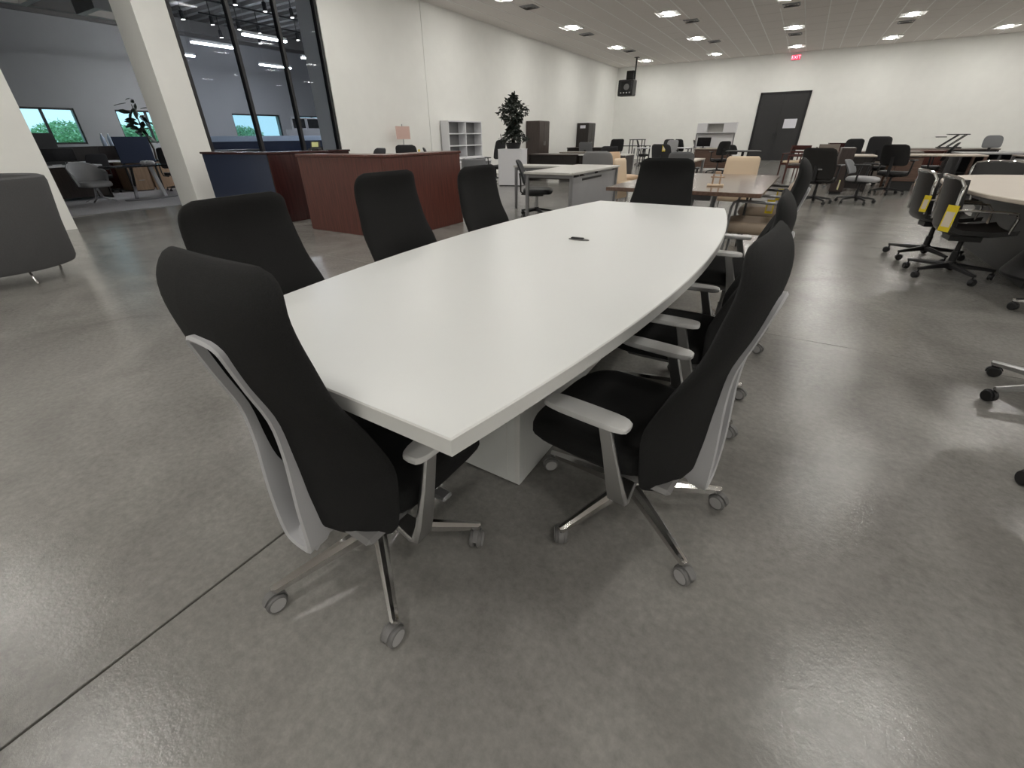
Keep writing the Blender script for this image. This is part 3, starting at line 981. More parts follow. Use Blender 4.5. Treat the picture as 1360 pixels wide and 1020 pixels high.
for k in range(4):
    a = k*1.7
    m.tube([(.03*math.cos(a), .03*math.sin(a), .12), (.05*math.cos(a+.5), .05*math.sin(a+.5), .4), (.08*math.cos(a+1), .08*math.sin(a+1), .75), (.14*math.cos(a+1.2), .14*math.sin(a+1.2), 1.05)], [.018, .014, .01, .005], 6)
m.build('stem', 'bark', pt)
def crown(r):
    z = r.uniform(.18, 1.22)
    t_ = (z-.18)/1.04
    rad = (.30 if t_ < .75 else .30*(1-t_)/.25*.9+.04)*math.sqrt(r.random())*(0.8+.35*math.sin(z*9))
    a = r.uniform(0, 2*PI)
    return (rad*1.15*math.cos(a), rad*1.15*math.sin(a), z)
lf = leaf_cloud(1500, crown, .11, rn).build('foliage', 'leaf', pt, ang=0); lf['kind'] = 'stuff'

cabinet('storage_cabinet', 'tall dark brown two-door cabinet behind the potted tree', -9.48, -8.9, 16.95, 17.8, 1.72, 'espresso_brown', '+x', 2)
cb = cabinet('storage_cabinet', 'tall black cabinet with a white card on its side, nearer the room corner', -9.48, -8.9, 21.95, 22.8, 1.72, 'espresso', '+x', 2)
bx('sticker', 'paper', -.12, .14, -.44, -.426, 1.5, 1.62, cb, c=0)

# grey desk with return and its mesh chair
fd = thing('l_shaped_desk', 'grey steel-framed desk with a grey modesty panel behind the white table', 'desk', (-3.07, 7.16, 0))
bx('desktop', 'greytop', -.40, .40, -1.02, 1.02, .70, .732, fd)
bx('modesty_panel', 'greypanel', .33, .35, -.96, .96, .10, .66, fd)
bx('cable_slot', 'black', .348, .356, -.55, .25, .60, .63, fd, c=0)
for (x, y) in ((.36, -.97), (-.36, -.97), (.36, .97), (.30, .97), (-.36, .97)):
    bx('leg', 'steel', x-.022, x+.022, y-.022, y+.022, 0, .70, fd)
bx('apron', 'steel', -.36, .36, -.98, -.955, .65, .70, fd)
bx('return_top', 'greytop', -1.36, -.40, .30, .80, .70, .732, fd)
for (x, y) in ((-1.32, .33), (-1.32, .76)):
    bx('leg', 'steel', x-.022, x+.022, y-.022, y+.022, 0, .70, fd)
bx('apron', 'steel', -1.32, -.40, .32, .34, .65, .70, fd)
c = task_chair('task_chair', 'black mesh task chair with a yellow tag beside the grey desk return', -3.62, 6.86, -1.2, 'mesh', 'black', h=.86, bw=.2, bz=.5, arms=False, colm='alu_dull', R=.29, seat_h=.44)
tag_on(c, (-.23, -.235, .66), .3)
t = task_chair('task_chair', 'pale grey fabric chair back behind the grey desk', -3.35, 9.0, .15, 'greypanel', 'greypanel', h=.93, bw=.3, bz=.5, arms=False, rnd=.1)
# dark desks further back
panel_desk('office_desk', 'dark brown desk behind the potted tree', -7.0, -5.4, 12.6, 13.4, .73, 'espresso_brown', 'espresso', front='-y')
panel_desk('office_desk', 'black desk with a glossy grey top in front of the dark cabinets', -6.8, -5.2, 14.4, 15.2, .73, 'greywood', 'espresso', front='-y')
panel_desk('office_desk', 'long black desk along the left wall past the black cabinet', -8.9, -7.2, 19.6, 20.4, .74, 'espresso', 'espresso', front='-y')
panel_desk('office_desk', 'grey-topped black desk nearest the room corner', -5.35, -4.0, 12.6, 13.4, .73, 'greytop', 'espresso', front='-y')
task_chair('task_chair', 'low grey chair in front of the tall black cabinet', -6.4, 15.9, 0, 'grey_mesh', h=1.0, bw=.25)
task_chair('task_chair', 'black chair tucked beside the tall black cabinet', -7.1, 20.8, .6, 'black', h=1.05, bw=.3)
task_chair('task_chair', 'black mesh chair behind the two beige leather chairs', -4.9, 13.8, .4, 'mesh', h=.92, bw=.25)

# ------------------------------------------------------------------ beige leather chairs and the walnut table
def leather_chair(label, x, y, rz, bm, h=.88, w=.26, sh=.45, group='beige leather chairs', legm='alu_dull', z0=.30, lean=.10):
    t = thing('leather_chair', label, 'chair', (x, y, 0), rz, group)
    cushion(w, -.22, .27, sh-.10, sh, bm, t, front=.015, e=.3)
    wid = cr([(z0, w), (h, w*.94)], 3); cv = cr([(z0, -.22), ((z0+h)/2, -.24-lean*.4), (h, -.24-lean)], 3); dp = cr([(z0, .01), (h, .02)], 3)
    back_shell(wid, cv, dp, .05, z0, h, 'backrest', bm, t, rc=.03, rb=.02, nu=8, nv=10)
    for sx_ in (-1, 1):
        for sy_ in (-1, 1):
            MB().tube([(sx_*(w-.04), sy_*.2, sh-.10), (sx_*(w-.03), sy_*.22, 0)], .012, 8).build('leg', legm, t)
    return t
leather_chair('tall beige leather chair beside the grey desk, the left of a pair', -3.14, 9.9, -1.9, 'beige', h=.88, w=.25, z0=.12)
t = leather_chair('pale beige leather chair beside the far high-back chair, the right of a pair', -2.50, 8.5, -1.8, 'beige_pale', h=.82, w=.22, z0=.15)
tag_on(t, (.1, -.30, .34), .1)
leather_chair('wide pale beige leather chair at the far end of the walnut table', -.70, 7.45, PI, 'beige_pale', h=.90, w=.235, z0=.44)
wt = thing('meeting_table', 'walnut meeting table with grey metal trestle legs behind the white table', 'table', (-.88, 5.6, 0), -.02)
bx('tabletop', 'walnut_top', -.70, .70, -1.08, 1.08, .70, .735, wt)
for s in (-1, 1):
    for x in (-.22, .08):
        MB().ribbon([(x-.05, s*.75, 0), (x, s*.75, .70)], .07, .05, (0, 1, 0)).build('leg', 'steel', wt)
    bx('leg_rail', 'steel', -.35, .25, s*.75-.03, s*.75+.03, .62, .70, wt)
    bx('foot_rail', 'steel', -.4, .3, s*.75-.03, s*.75+.03, 0, .04, wt)
wi = thing('wooden_stand', 'small pale wooden desk stand on the walnut table', 'ornament', (-.655, 5.05, .735), .1)
bx('stand_base', 'beige_pale', -.075, .075, -.05, .05, 0, .018, wi)
for x in (-.03, .035): bx('stand_post', 'oak', x-.008, x+.008, -.008, .008, .018, .11, wi)
bx('stand_bar', 'oak', -.055, .075, -.012, .012, .075, .088, wi)
bx('stand_head', 'oak', -.02, .03, -.015, .015, .108, .135, wi)
def arm_chair(label, x, y, rz, sm, fm, group=None, tagc=False):
    t = thing('arm_chair', label, 'chair', (x, y, 0), rz, group)
    cushion(.25, -.22, .28, .34, .45, sm, t, front=.02, e=.4)
    wid = cr([(.46, .24), (.78, .23)], 3); cv = cr([(.46, -.22), (.78, -.27)], 3); dp = cr([(.46, .05), (.78, .04)], 3)
    back_shell(wid, cv, dp, .04, .46, .78, 'backrest', sm, t, rc=.05, rb=.04, nu=8, nv=8)
    for s in (-1, 1):
        MB().tube([(s*.27, .20, .0), (s*.27, .20, .58), (s*.27, .185, .625), (s*.27, .14, .64), (s*.27, -.22, .63), (s*.26, -.28, .66)], .013, 8).build('arm_frame', fm, t)
        MB().tube([(s*.27, -.2, .0), (s*.27, -.24, .63)], .011, 8).build('leg', fm, t)
    MB().tube([(-.27, .15, .32), (.27, .15, .32)], .011, 8).build('stretcher', fm, t)
    MB().tube([(-.27, -.2, .32), (.27, -.2, .32)], .011, 8).build('stretcher', fm, t)
    if tagc: tag_on(t, (.30, -.1, .60), PI/2)
    return t
arm_chair('taupe leather arm chair with metal arms tucked up to the walnut table', -.24, 5.05, PI/2, 'taupe', 'steel', 'arm chairs at the walnut table', True)
arm_chair('taupe arm chair second along the aisle side of the walnut table', -.20, 6.2, PI/2, 'taupe', 'black', 'arm chairs at the walnut table', True)
frame_desk('side_table', 'pale wood topped table behind the far high-back chair', -2.45, -1.75, 9.5, 11.1, .735, 'beige_top', 'steel')
task_chair('task_chair', 'dark grey chair just behind the far high-back chair of the white table', -1.78, 8.9, .1, 'grey_mesh', 'dark_fab', h=.93, bw=.22)
c = task_chair('task_chair', 'dark mesh chair with a yellow tag at the pale wood topped table', -2.72, 11.7, -.3, 'mesh', h=1.0, bw=.26)
tag_on(c, (.1, -.33, .98), .6)
# row of chairs and desks in front of the back wall
frame_desk('stool_table', 'tall thin black frame table near the corner of the room', -6.75, -6.15, 21.6, 22.1, 1.02, 'black', 'black', lw=.035, cat='table')
k = 0
for (x, y, rz, bm, h, lab) in ((-5.95, 21.25, -1.2, 'mesh', 1.0, 'black mesh chair at the far white bench, next to the thin frame table'),
                               (-4.9, 21.0, .4, 'black', 1.02, 'black chair at the far white bench, third from its right end'),
                               (-4.4, 19.4, PI, 'greypanel', 1.0, 'pale grey chair facing away in the middle of the far white bench'),
                               (-4.3, 21.15, -.5, 'black', 1.02, 'black chair at the far white bench, second from its right end'),
                               (-3.62, 21.4, -1.3, 'black', .98, 'narrow black chair right beside the walnut desk with hutch')):
    task_chair('task_chair', lab, x, y, rz, bm, h=h, bw=.22, group='chairs along the far bench')
frame_desk('bench_desk', 'far white bench desk in front of the back wall', -6.0, -3.8, 19.9, 20.6, .73, 'white', 'steel')
frame_desk('bench_desk', 'black desk in the far corner of the room', -8.0, -6.4, 23.2, 24.0, .74, 'espresso', 'black')
# walnut desk with hutch
hd = panel_desk('hutch_desk', 'walnut desk under a white hutch against the back wall', -3.5, -2.2, 19.3, 20.0, .72, 'beige_top', 'walnut', front='-y')
hu = thing('hutch', 'white wall hutch with an open middle on two grey posts', 'hutch', (-2.95, 20.02, .73))
for s in (-1, 1): bx('post', 'steel', s*.66-.02, s*.66+.02, -.14, -.10, 0, .48, hu)
bx('crossbar', 'steel', -.68, .68, -.14, -.10, .46, .49, hu)
bx('hutch_box', 'white', -.68, -.32, -.16, .16, .49, .82, hu)
bx('hutch_box', 'white', .24, .68, -.16, .16, .49, .82, hu)
bx('hutch_shelf', 'white', -.32, .24, -.16, .16, .79, .82, hu)
bx('hutch_shelf', 'white', -.32, .24, -.16, .16, .49, .515, hu)
bx('hutch_back', 'greytop', -.32, .24, .13, .15, .515, .79, hu, c=0)
bx('back_screen', 'white', -.66, .66, .02, .05, -.001, .46, hu)
for kk in range(2):
    MB().tube([(-.66+kk*1.32, -.12, 0), (-.66+kk*1.32, .03, .0)], .01, 6).build('brace', 'steel', hu)
mo = thing('monitor', 'black computer monitor under the left of the white hutch', 'monitor', (-3.25, 19.6, .72), 0)
bx('monitor_stand', 'black', -.1, .1, -.06, .06, 0, .012, mo); bx('monitor_neck', 'black', -.02, .02, .0, .03, .012, .12, mo)
bx('monitor_panel', 'screen', -.24, .24, -.02, .0, .06, .36, mo)
task_chair('task_chair', 'black chair in front of the walnut desk with hutch', -2.35, 17.6, .5, 'black', h=.98, bw=.2)
task_chair('task_chair', 'black chair with its back to the walnut desk with hutch', -1.9, 18.3, -.7, 'mesh', h=.86, bw=.22)
t = thing('round_stool_table', 'low round black table with thin arms left of the charcoal door', 'table', (-1.55, 16.5, 0))
MB().lathe([(.5, .70), (.5, .72), (.48, .73), (.001, .73)], 24).build('tabletop', 'black', t)
MB().lathe([(.25, 0), (.25, .02), (.04, .04), (.04, .70)], 16).build('pedestal_base', 'black', t)
# cherry wood guest chairs right of the door
def guest_chair(label, x, y, rz, sm='beige_pale', fm='cherry', h=.84):
    t = thing('guest_chair', label, 'chair', (x, y, 0), rz, 'cherry wood guest chairs')
    cushion(.24, -.23, .25, .40, .47, sm, t, front=.01)
    for s in (-1, 1):
        MB().ribbon([(s*.25, .23, 0), (s*.25, .23, .64)], .035, .03, (0, 1, 0)).build('leg', fm, t)
        MB().ribbon([(s*.25, -.30, 0), (s*.25, -.25, .45), (s*.25, -.32, h)], .035, .03, (0, 1, 0)).build('leg', fm, t)
        bx('arm', fm, s*.25-.025, s*.25+.025, -.28, .27, .64, .665, t)
        bx('side_rail', fm, s*.25-.012, s*.25+.012, -.24, .23, .37, .42, t)
    bx('front_rail', fm, -.25, .25, .22, .245, .36, .41, t)
    for z in (.58, .66, .74): bx('back_slat', fm, -.25, .25, -.30-(z-.5)*.2, -.282-(z-.5)*.2, z, z+.05, t)
    bx('top_rail', fm, -.27, .27, -.335, -.31, h-.05, h+.02, t)
    return t
guest_chair('cherry wood guest chair in front of the charcoal door', -.15, 16.6, PI*.9)
guest_chair('cherry wood guest chair just right of the charcoal door', .22, 17.4, PI*.6)
guest_chair('cherry wood guest chair with a dark seat behind the farthest high-back chair', -.02, 14.9, PI/2, 'espresso_brown')

# ------------------------------------------------------------------ right-hand group
def exec_chair(label, x, y, rz, h=1.05, bw=.27, group='black executive chairs', lean=.2):
    t = task_chair('executive_chair', label, x, y, rz, 'black_leather', 'black_leather', h=h, bw=bw, bz=.42, lean=lean, group=group, legmat='black')
    return t
e1 = exec_chair('black leather executive chair seen from behind with two chrome bars on its back', 0.40, 10.62, -.35, h=.95, bw=.29, lean=.2)
for (z, w) in ((.80, .09), (.60, .12)):
    MB().box(-.02, -.02+w, -.335 if z > .7 else -.30, -.325 if z > .7 else -.27, z-.012, z+.012, c=.004).build('chrome_bar', 'chrome', e1)
c = task_chair('task_chair', 'grey and black task chair with a pale yellow tag beside the executive chair', 1.08, 10.98, -1.9, 'grey_mesh', 'greypanel', h=.74, bw=.22, bz=.5, arms=True)
tag_on(c, (.24, -.27, .40), .5, 'lime', w=.09, h=.17)
cabinet('storage_cabinet', 'dark wood file cabinet behind the executive chair', .70, .95, 12.3, 12.9, .9, 'espresso_brown', '-y', 1)
panel_desk('office_desk', 'beige-topped black desk beside the executive chair', .92, 1.42, 13.1, 14.0, .735, 'beige_top', 'espresso', front='-y')
e2 = task_chair('task_chair', 'tall black mesh chair in front of the walnut drawer pedestal', 1.76, 12.85, -.45, 'black', 'black', h=.96, bw=.25, lean=.2, group='black mesh chairs')
cabinet('drawer_pedestal', 'walnut drawer pedestal on a black plinth at the end of the desk', 1.87, 2.31, 13.70, 14.3, .68, 'walnut', '-y', 1, drawers=2, plinth=.2)
bx_ = frame_desk('office_desk', 'walnut-edged white desk over the walnut drawer pedestal', 1.80, 3.3, 13.64, 14.5, .735, 'beige_top', 'walnut')
task_chair('task_chair', 'black mesh chair, the left of two side by side at the far desk', 1.08, 15.35, .0, 'mesh', h=1.04, bw=.2, lean=.16, group='black mesh chairs')
task_chair('task_chair', 'taller black mesh chair, the right of two side by side at the far desk', 1.62, 14.85, -.3, 'mesh', h=1.09, bw=.24, lean=.18, group='black mesh chairs')
panel_desk('office_desk', 'grey-brown desk in front of the two side by side mesh chairs', .5, 2.6, 15.7, 16.5, .735, 'greywood', 'greywood', front='-y')
bp = thing('desk_screen', 'grey-brown leaning screen panel standing behind the executive chair', 'screen', (.52, 14.0, 0), .1)
bx('screen_panel', 'greywood', -.2, .22, -.015, .015, .05, .94, bp)
for s in (-1, 1): bx('screen_foot', 'steel', s*.15-.03, s*.15+.03, -.15, .15, 0, .05, bp)
sm_ = thing('storage_box', 'small dark brown box on the grey-brown desk', 'box', (.85, 15.95, .735), .1)
bx('box_body', 'mahogany_dark', -.26, .2, -.12, .12, 0, .17, sm_); bx('box_lid', 'mahogany_dark', -.28, .22, -.14, .14, .17, .20, sm_)
panel_desk('office_desk', 'long grey-brown desk under the desk riser by the back wall', 2.3, 4.6, 18.3, 19.1, .74, 'greywood', 'espresso', front='-y')
panel_desk('office_desk', 'cherry framed desk behind the walnut drawer pedestal', 2.0, 3.2, 16.58, 17.2, .74, 'mahogany', 'mahogany', front='-y')
task_chair('task_chair', 'slim black chair with a pale strip beyond the walnut pedestal', 2.68, 15.1, 1.3, 'black', h=.95, bw=.2, lean=.16, group='black mesh chairs')
ds = thing('desk_riser', 'black folding sit-stand riser standing on the long grey-brown desk', 'desk riser', (3.55, 18.62, .74), -.1)
bx('riser_base', 'black', -.25, .28, -.2, .2, 0, .035, ds)
for s in (-1, 1):
    MB().tube([(-.2, s*.18, .035), (.12, s*.18, .34)], .014, 6).build('riser_arm', 'black', ds)
    MB().tube([(-.02, s*.18, .035), (.28, s*.18, .34)], .014, 6).build('riser_arm', 'black', ds)
bx('riser_top', 'black', -.12, .34, -.25, .25, .34, .36, ds)
bx('keyboard_tray', 'black', -.36, -.12, -.2, .2, .28, .30, ds)
bx('keyboard_tray', 'grid', -.62, -.36, -.2, .2, .285, .295, ds)
task_chair('task_chair', 'grey mesh back chair standing behind the dark grey desk by the back wall', 4.35, 18.0, PI, 'grey_mesh', h=1.06, bw=.2, lean=.1, bz=.76, rnd=.09)
dg = thing('l_shaped_desk', 'dark charcoal desk with open storage behind the beige oval table', 'desk', (3.6, 15.2, 0), .0)
bx('desktop', 'steel', -.5, .9, -.5, .5, .71, .74, dg)
bx('end_panel', 'sofa_dark', -.5, -.46, -.48, .48, 0, .71, dg); bx('end_panel', 'sofa_dark', .12, .16, -.48, .48, 0, .71, dg)
bx('open_shelf', 'sofa_dark', -.46, .12, -.1, .45, .3, .33, dg); bx('back_panel', 'sofa_dark', -.46, .86, .42, .45, .05, .71, dg); bx('base_panel', 'sofa_dark', -.46, .12, -.45, .45, .02, .06, dg)
bx('end_panel', 'sofa_dark', .84, .88, -.48, .48, 0, .71, dg)
t = frame_desk('office_desk', 'dark topped desk at the right edge by the pale leaning panel', 3.7, 5.4, 13.1, 13.9, .74, 'greywood', 'steel')
lp = thing('leaning_panel', 'pale grey laminate panel leaning under the dark topped desk', 'panel', (3.72, 13.0, 0), .15)
MB().box(-.17, .17, -.012, .012, .0, .68, c=.003).build('panel_board', 'greytop', lp, (0, 0, 0), (-.08, 0, 0))
MB().box(-.17, .17, -.014, .014, .68, .70, c=.003).build('panel_edge', 'steel', lp, (0, 0, 0), (-.08, 0, 0))

# beige table with chrome rimmed chairs
ot = thing('oval_table', 'beige oval meeting table on black cone bases at the right edge', 'table', (2.42, 6.0, 0))
def oval(a, b, e, n=48):
    return [(a*sq(math.cos(2*PI*k/n), e), b*sq(math.sin(2*PI*k/n), e)) for k in range(n)]
MB().prism(oval(1.12, 1.65, .72), .705, .738, c=.006).build('tabletop', 'beige_top', ot)
for y in (-.62, .75):
    MB().lathe([(.34, .10), (.345, .12), (.10, .66), (.10, .705)], 28, c=(0 if y > 0 else -.35, y, 0)).build('cone_base', 'black', ot)
bx('base_panel', 'black', -.60, -.44, -.85, 1.15, .04, .69, ot)  # black panel added under the table to hide the bright floor
def chrome_chair(label, x, y, rz, legm='black', tg=False):
    t = thing('shell_chair', label, 'chair', (x, y, 0), rz, 'chrome rimmed black chairs')
    base_parts(t, legm, ['black', 'black'], R=.32, phase=.3, hubz=.13, tipz=.10, colmat='black', col_top=.40, w0=.05, w1=.03)
    m = MB(); rings = []
    prof = [(.24, .40), (.10, .375), (-.10, .375), (-.19, .40), (-.235, .46), (-.25, .56), (-.265, .68), (-.285, .83)]
    for (y_, z_) in prof:
        w = .235 if z_ < .5 else .235-.02*(z_-.5)
        r = []
        for j in range(11):
            u = j/5-1
            r.append((w*u, y_+.055*abs(u)**2.5*(1 if z_ > .45 else 0), z_+(.03*abs(u)**3 if z_ < .45 else 0)))
        for j in range(10, -1, -1):
            u = j/5-1
            r.append((w*u*.98, y_+.055*abs(u)**2.5*(1 if z_ > .45 else 0)+(.03 if z_ > .42 else .006), z_+(.03*abs(u)**3 if z_ < .45 else 0)+(.035 if z_ < .45 else .004)))
        rings.append(r)
    m.loft(rings)
    m.build('shell', 'black_leather', t, ang=60)
    pts = []
    for z_ in (.47, .60, .72): pts.append((-.245, -.20-(z_-.47)*.1, z_))
    pts += [(-.24, -.225, .79), (-.215, -.25, .832), (-.12, -.28, .848), (0, -.287, .85), (.12, -.28, .848), (.215, -.25, .832), (.24, -.225, .79)]
    for z_ in (.72, .60, .47): pts.append((.245, -.20-(z_-.47)*.1, z_))
    MB().tube(pts, .013, 8).build('chrome_rim', 'chrome', t)
    for s in (-1, 1):
        ar = MB().tube([(s*.245, -.2, .60), (s*.275, -.14, .605), (s*.285, .06, .605), (s*.28, .16, .595), (s*.25, .19, .55), (s*.22, .19, .42)], .011, 8).build('armrest', 'chrome', t)
    bx('seat_mechanism', 'black', -.09, .09, -.12, .1, .33, .376, t)
    if tg:
        tg_ = tag_on(t, (.25, -.235, .64), .5, 'yellow', w=.10 if 'nearer' in label else .07, h=.21 if 'nearer' in label else .15)
    return t
chrome_chair('chrome rimmed black shell chair at the beige table, the farther of two with yellow tags', 1.36, 6.25, -1.45, tg=True)
chrome_chair('chrome rimmed black shell chair at the beige table, the nearer of two with yellow tags', 1.42, 5.50, -1.5, tg=True)
chrome_chair('black shell chair on the far side of the beige table, only its chrome rim showing', 2.15, 8.05, PI)
chrome_chair('black shell chair half hidden beyond the beige table, beside the far chrome rim', 2.95, 7.75, PI*.8)
def side_chair(label, x, y, rz, legm):
    low = legm == 'chrome'
    t = task_chair('task_chair', label, x, y, rz, 'mesh', 'black', h=.69 if low else 1.0, bz=.48 if low else .56, arms=not low, bw=.24, legmat=legm, R=.33, group='chairs at the right edge')
    return t
# chairs cut off by the right edge of the frame
s1 = side_chair('task chair at the right edge with flat silver legs and black casters', 1.40, 2.93, -PI/2, 'alu_dull')
s2 = side_chair('task chair at the bottom right edge, only one black caster in view', 1.36, 2.05, -1.2, 'alu_dull')
s3 = side_chair('chrome legged task chair in front of the black cone base', 1.95, 4.60, -PI/2, 'chrome')
def set_legs(t, ang):
    for k, l in enumerate([c for c in t.children if c.name.split('.')[0] == 'leg']):
        l.rotation_euler.z = ang+k*2*PI/5
set_legs(s1, PI+.42-(-PI/2)); set_legs(s2, PI-.05+1.2); set_legs(s3, PI+PI/2-.05)

# ------------------------------------------------------------------ grey barrel chair at the left edge
sf = thing('barrel_chair', 'grey upholstered barrel chair on thin metal legs at the left edge', 'armchair', (-6.5, .93, 0), 2.4)
m = MB(); rings = []
for k in range(41):
    a = -PI*.28+PI*1.56*k/40
    prof = [(.50, .14), (.585, .13), (.60, .16), (.615, .5), (.655, .87), (.648, .915), (.615, .93), (.565, .917), (.545, .87), (.50, .4)]
    rings.append([(r*math.cos(a+PI), r*math.sin(a+PI), z) for r, z in prof])
m.loft(rings).build('barrel_shell', 'sofa', sf, ang=50)
MB().lathe([(.001, .12), (.50, .12), (.50, .34), (.48, .36), (.001, .36)], 32).build('seat_base', 'sofa_dark', sf)
MB().lathe([(.40, .36), (.485, .38), (.49, .44), (.46, .475), (.001, .485)], 32).build('seat_cushion', 'sofa', sf)
for a in (-2.4-.62, -2.4+.25, -2.4+1.9, -2.4+3.3):
    x, y = .46*math.cos(a), .46*math.sin(a)
    MB().tube([(x, y, .125), (x*1.1, y*1.1, 0)], .011, 8).build('leg', 'alu', sf)

# ------------------------------------------------------------------ ceiling hung projector unit near the corner
pj = thing('ceiling_projector', 'black equipment box hung on a ceiling pole in the far corner', 'projector', (-7.9, 24.0, CEIL))
MB().tube([(.32, 0, 0), (.32, 0, -.85)], .035, 10).build('mount_pole', 'black', pj)
bx('ceiling_plate', 'black', .22, .42, -.1, .1, -.02, 0, pj)
bx('upper_box', 'black_gloss', -.06, .3, -.12, .12, -.84, -.50, pj, c=.02)
hb = bx('main_box', 'black', -.36, .36, -.28, .28, -1.50, -.85, pj, c=.03)
bx('front_plate', 'black_gloss', -.2, .3, -.30, -.281, -1.42, -.92, pj, c=.01)
MB().lathe([(.001, .03), (.10, .03), (.13, 0)], 24).build('lens_ring', 'steel', pj, (.06, -.30, -1.15), (PI/2, 0, 0))
for k in range(4): bx('port', 'pad', -.22+k*.14, -.16+k*.14, -.31, -.30, -1.40, -1.35, pj, c=0)

# ------------------------------------------------------------------ next room
NR = 'grey_wall'
nw = MB()
WN = [(3.6, 6.2), (7.26, 9.0), (11.1, 13.15), (14.0, 15.6)]
WZ0, WZ1 = 1.16, 2.13
ys = [NY0]+[q for w in WN for q in w]+[NY1]
for i in range(0, len(ys), 2):
    nw.box(NX-.3, NX, ys[i], ys[i+1], 0, NZ+.6)
for a, b in WN:
    nw.box(NX-.3, NX, a, b, 0, WZ0); nw.box(NX-.3, NX, a, b, WZ1, NZ+.6)
struct(nw.build('wall_far', NR, ang=0))
struct(bx('wall_end', NR, NX-.3, XT, NY0-.2, NY0, 0, NZ+.6, c=0))
struct(bx('wall_end', NR, NX-.3, XT, NY1, NY1+.2, 0, NZ+.6, c=0))
for k, (a, b) in enumerate(WN):
    w = struct(bpy.data.objects.new('window_%d' % (k+2), None)); COL.objects.link(w)
    for y in (a, b, (a+b)/2 if k != 0 else 5.42):
        bx('window_frame', 'frame_black', NX-.1, NX-.04, y-.035, y+.035, WZ0, WZ1, w)
    for z in (WZ0+.02, WZ1-.02): bx('window_frame', 'frame_black', NX-.1, NX-.04, a, b, z-.03, z+.03, w)
    for y0, y1 in ((a, (a+b)/2), ((a+b)/2, b)): bx('pane', 'pane', NX-.08, NX-.07, y0, y1, WZ0, WZ1, w, c=0)
# corrugated metal deck, ribs across the room
m = MB(); prof = []
y = NY0
while y < NY1:
    prof += [(y, 0), (y+.16, 0), (y+.20, .12), (y+.38, .12), (y+.42, 0)]
    y += .42
lo = [(NX-.3, y, NZ+z) for y, z in prof]; hi = [(XT, y, NZ+z) for y, z in prof]
n = len(prof)
m.add(lo+hi, [(i, i+1, n+i+1, n+i) for i in range(n-1)])
m.add([(p[0], p[1], NZ+.3) for p in (lo[0], lo[-1], hi[-1], hi[0])], [(0, 1, 2, 3)])
struct(m.build('ceiling', 'deck', ang=0))
struct(bx('beam', 'deck', NX, NX+.15, NY0, NY1, NZ-.1, NZ+.13, c=0))
struct(bx('beam', 'deck', -17.6, -17.4, NY0, NY1, NZ-.3, NZ, c=0))
# track spots
sp = None
k = 0
for (x, ys_) in ((-14.65, (7.75, 8.5, 9.24, 9.85, 11.15)), (-12.2, (7.75, 8.5, 9.25, 9.85)), (-16.15, (9.54, 10.8, 12.7))):
    bx('lighting_track', 'black', x-.02, x+.02, ys_[0]-.5, ys_[-1]+.5, NZ-.04, NZ, c=0)
    tr = COL.objects[-1] if False else bpy.data.objects[[o.name for o in COL.objects if o.name.startswith('lighting_track')][-1]]
    tag(tr, 'black lighting track under the metal deck, %s' % {-14.65: 'the middle of three', -12.2: 'nearest the glazed partition', -16.15: 'farthest of three'}[x], 'lighting track')
    for y in ys_:
        t = thing('track_spot', 'small black track spot, %s from the column on the %s track' % (('first', 'second', 'third', 'fourth', 'fifth')[ys_.index(y)], {-14.65: 'middle', -12.2: 'nearest', -16.15: 'farthest'}[x]), 'spotlight', (x, y, NZ-.04), 0, 'track spots under the metal deck')
        MB().tube([(0, 0, 0), (0, 0, -.32)], .012, 6).build('spot_stem', 'black', t)
        MB().lathe([(.045, -.50), (.05, -.48), (.05, -.32), (.03, -.31)], 12).build('spot_can', 'black', t)
        MB().lathe([(.001, -.503), (.042, -.503)], 12, caps=False).build('spot_lens', 'spotglow', t)
# suspended linear lights
for k, (x, y0, y1, s) in enumerate(((-14.6, 7.75, 8.95, 'nearest the column in the middle line'), (-14.5, 11.05, 12.25, 'far one of the middle line'), (-12.6, 8.0, 9.2, 'in the line nearest the glass'),
                                 (-16.9, 11.1, 12.3, 'far one of the farthest line'), (-16.9, 7.75, 8.95, 'near one of the farthest line'), (-12.6, 11.1, 12.3, 'in the nearest line by the right jamb'))):
    t = thing('linear_light', 'suspended white linear light beyond the glass, '+s, 'hanging light', (x, (y0+y1)/2, 3.5), 0, 'suspended linear lights')
    L = (y1-y0)/2
    bx('light_housing', 'grid', -.05, .05, -L, L, .02, .08, t)
    bx('diffuser', 'strip', -.045, .045, -L+.01, L-.01, -.01, .0195, t, c=0)
    for s_ in (-1, 1): MB().tube([(0, s_*L*.8, .08), (0, s_*L*.8, NZ-3.5)], .004, 5).build('hanger_wire', 'steel', t)
# boxed soffit lamps seen through the opening
def soffit(lab, x, y):
    t = thing('boxed_light', lab, 'ceiling light', (x, y, 3.7))
    for a, b, c_, d in ((-.5, .5, -.5, -.36), (-.5, .5, .36, .5), (-.5, -.36, -.36, .36), (.36, .5, -.36, .36)):
        bx('box_side', 'greypanel', a, b, c_, d, 0, .55, t)
    bx('box_lid', 'black', -.36, .36, -.36, .36, .4, .43, t, c=0)
    MB().lathe([(.001, .30), (.05, .31), (.05, .40)], 12).build('lamp_bulb', 'spotglow', t)
    MB().tube([(0, 0, .43), (0, 0, NZ-3.7)], .02, 8).build('hanging_rod', 'greypanel', t)
soffit('square boxed ceiling lamp at the top of the opening, beside the column', -14.1, 5.92)
soffit('square boxed ceiling lamp cut by the top left corner', -14.1, 4.1)
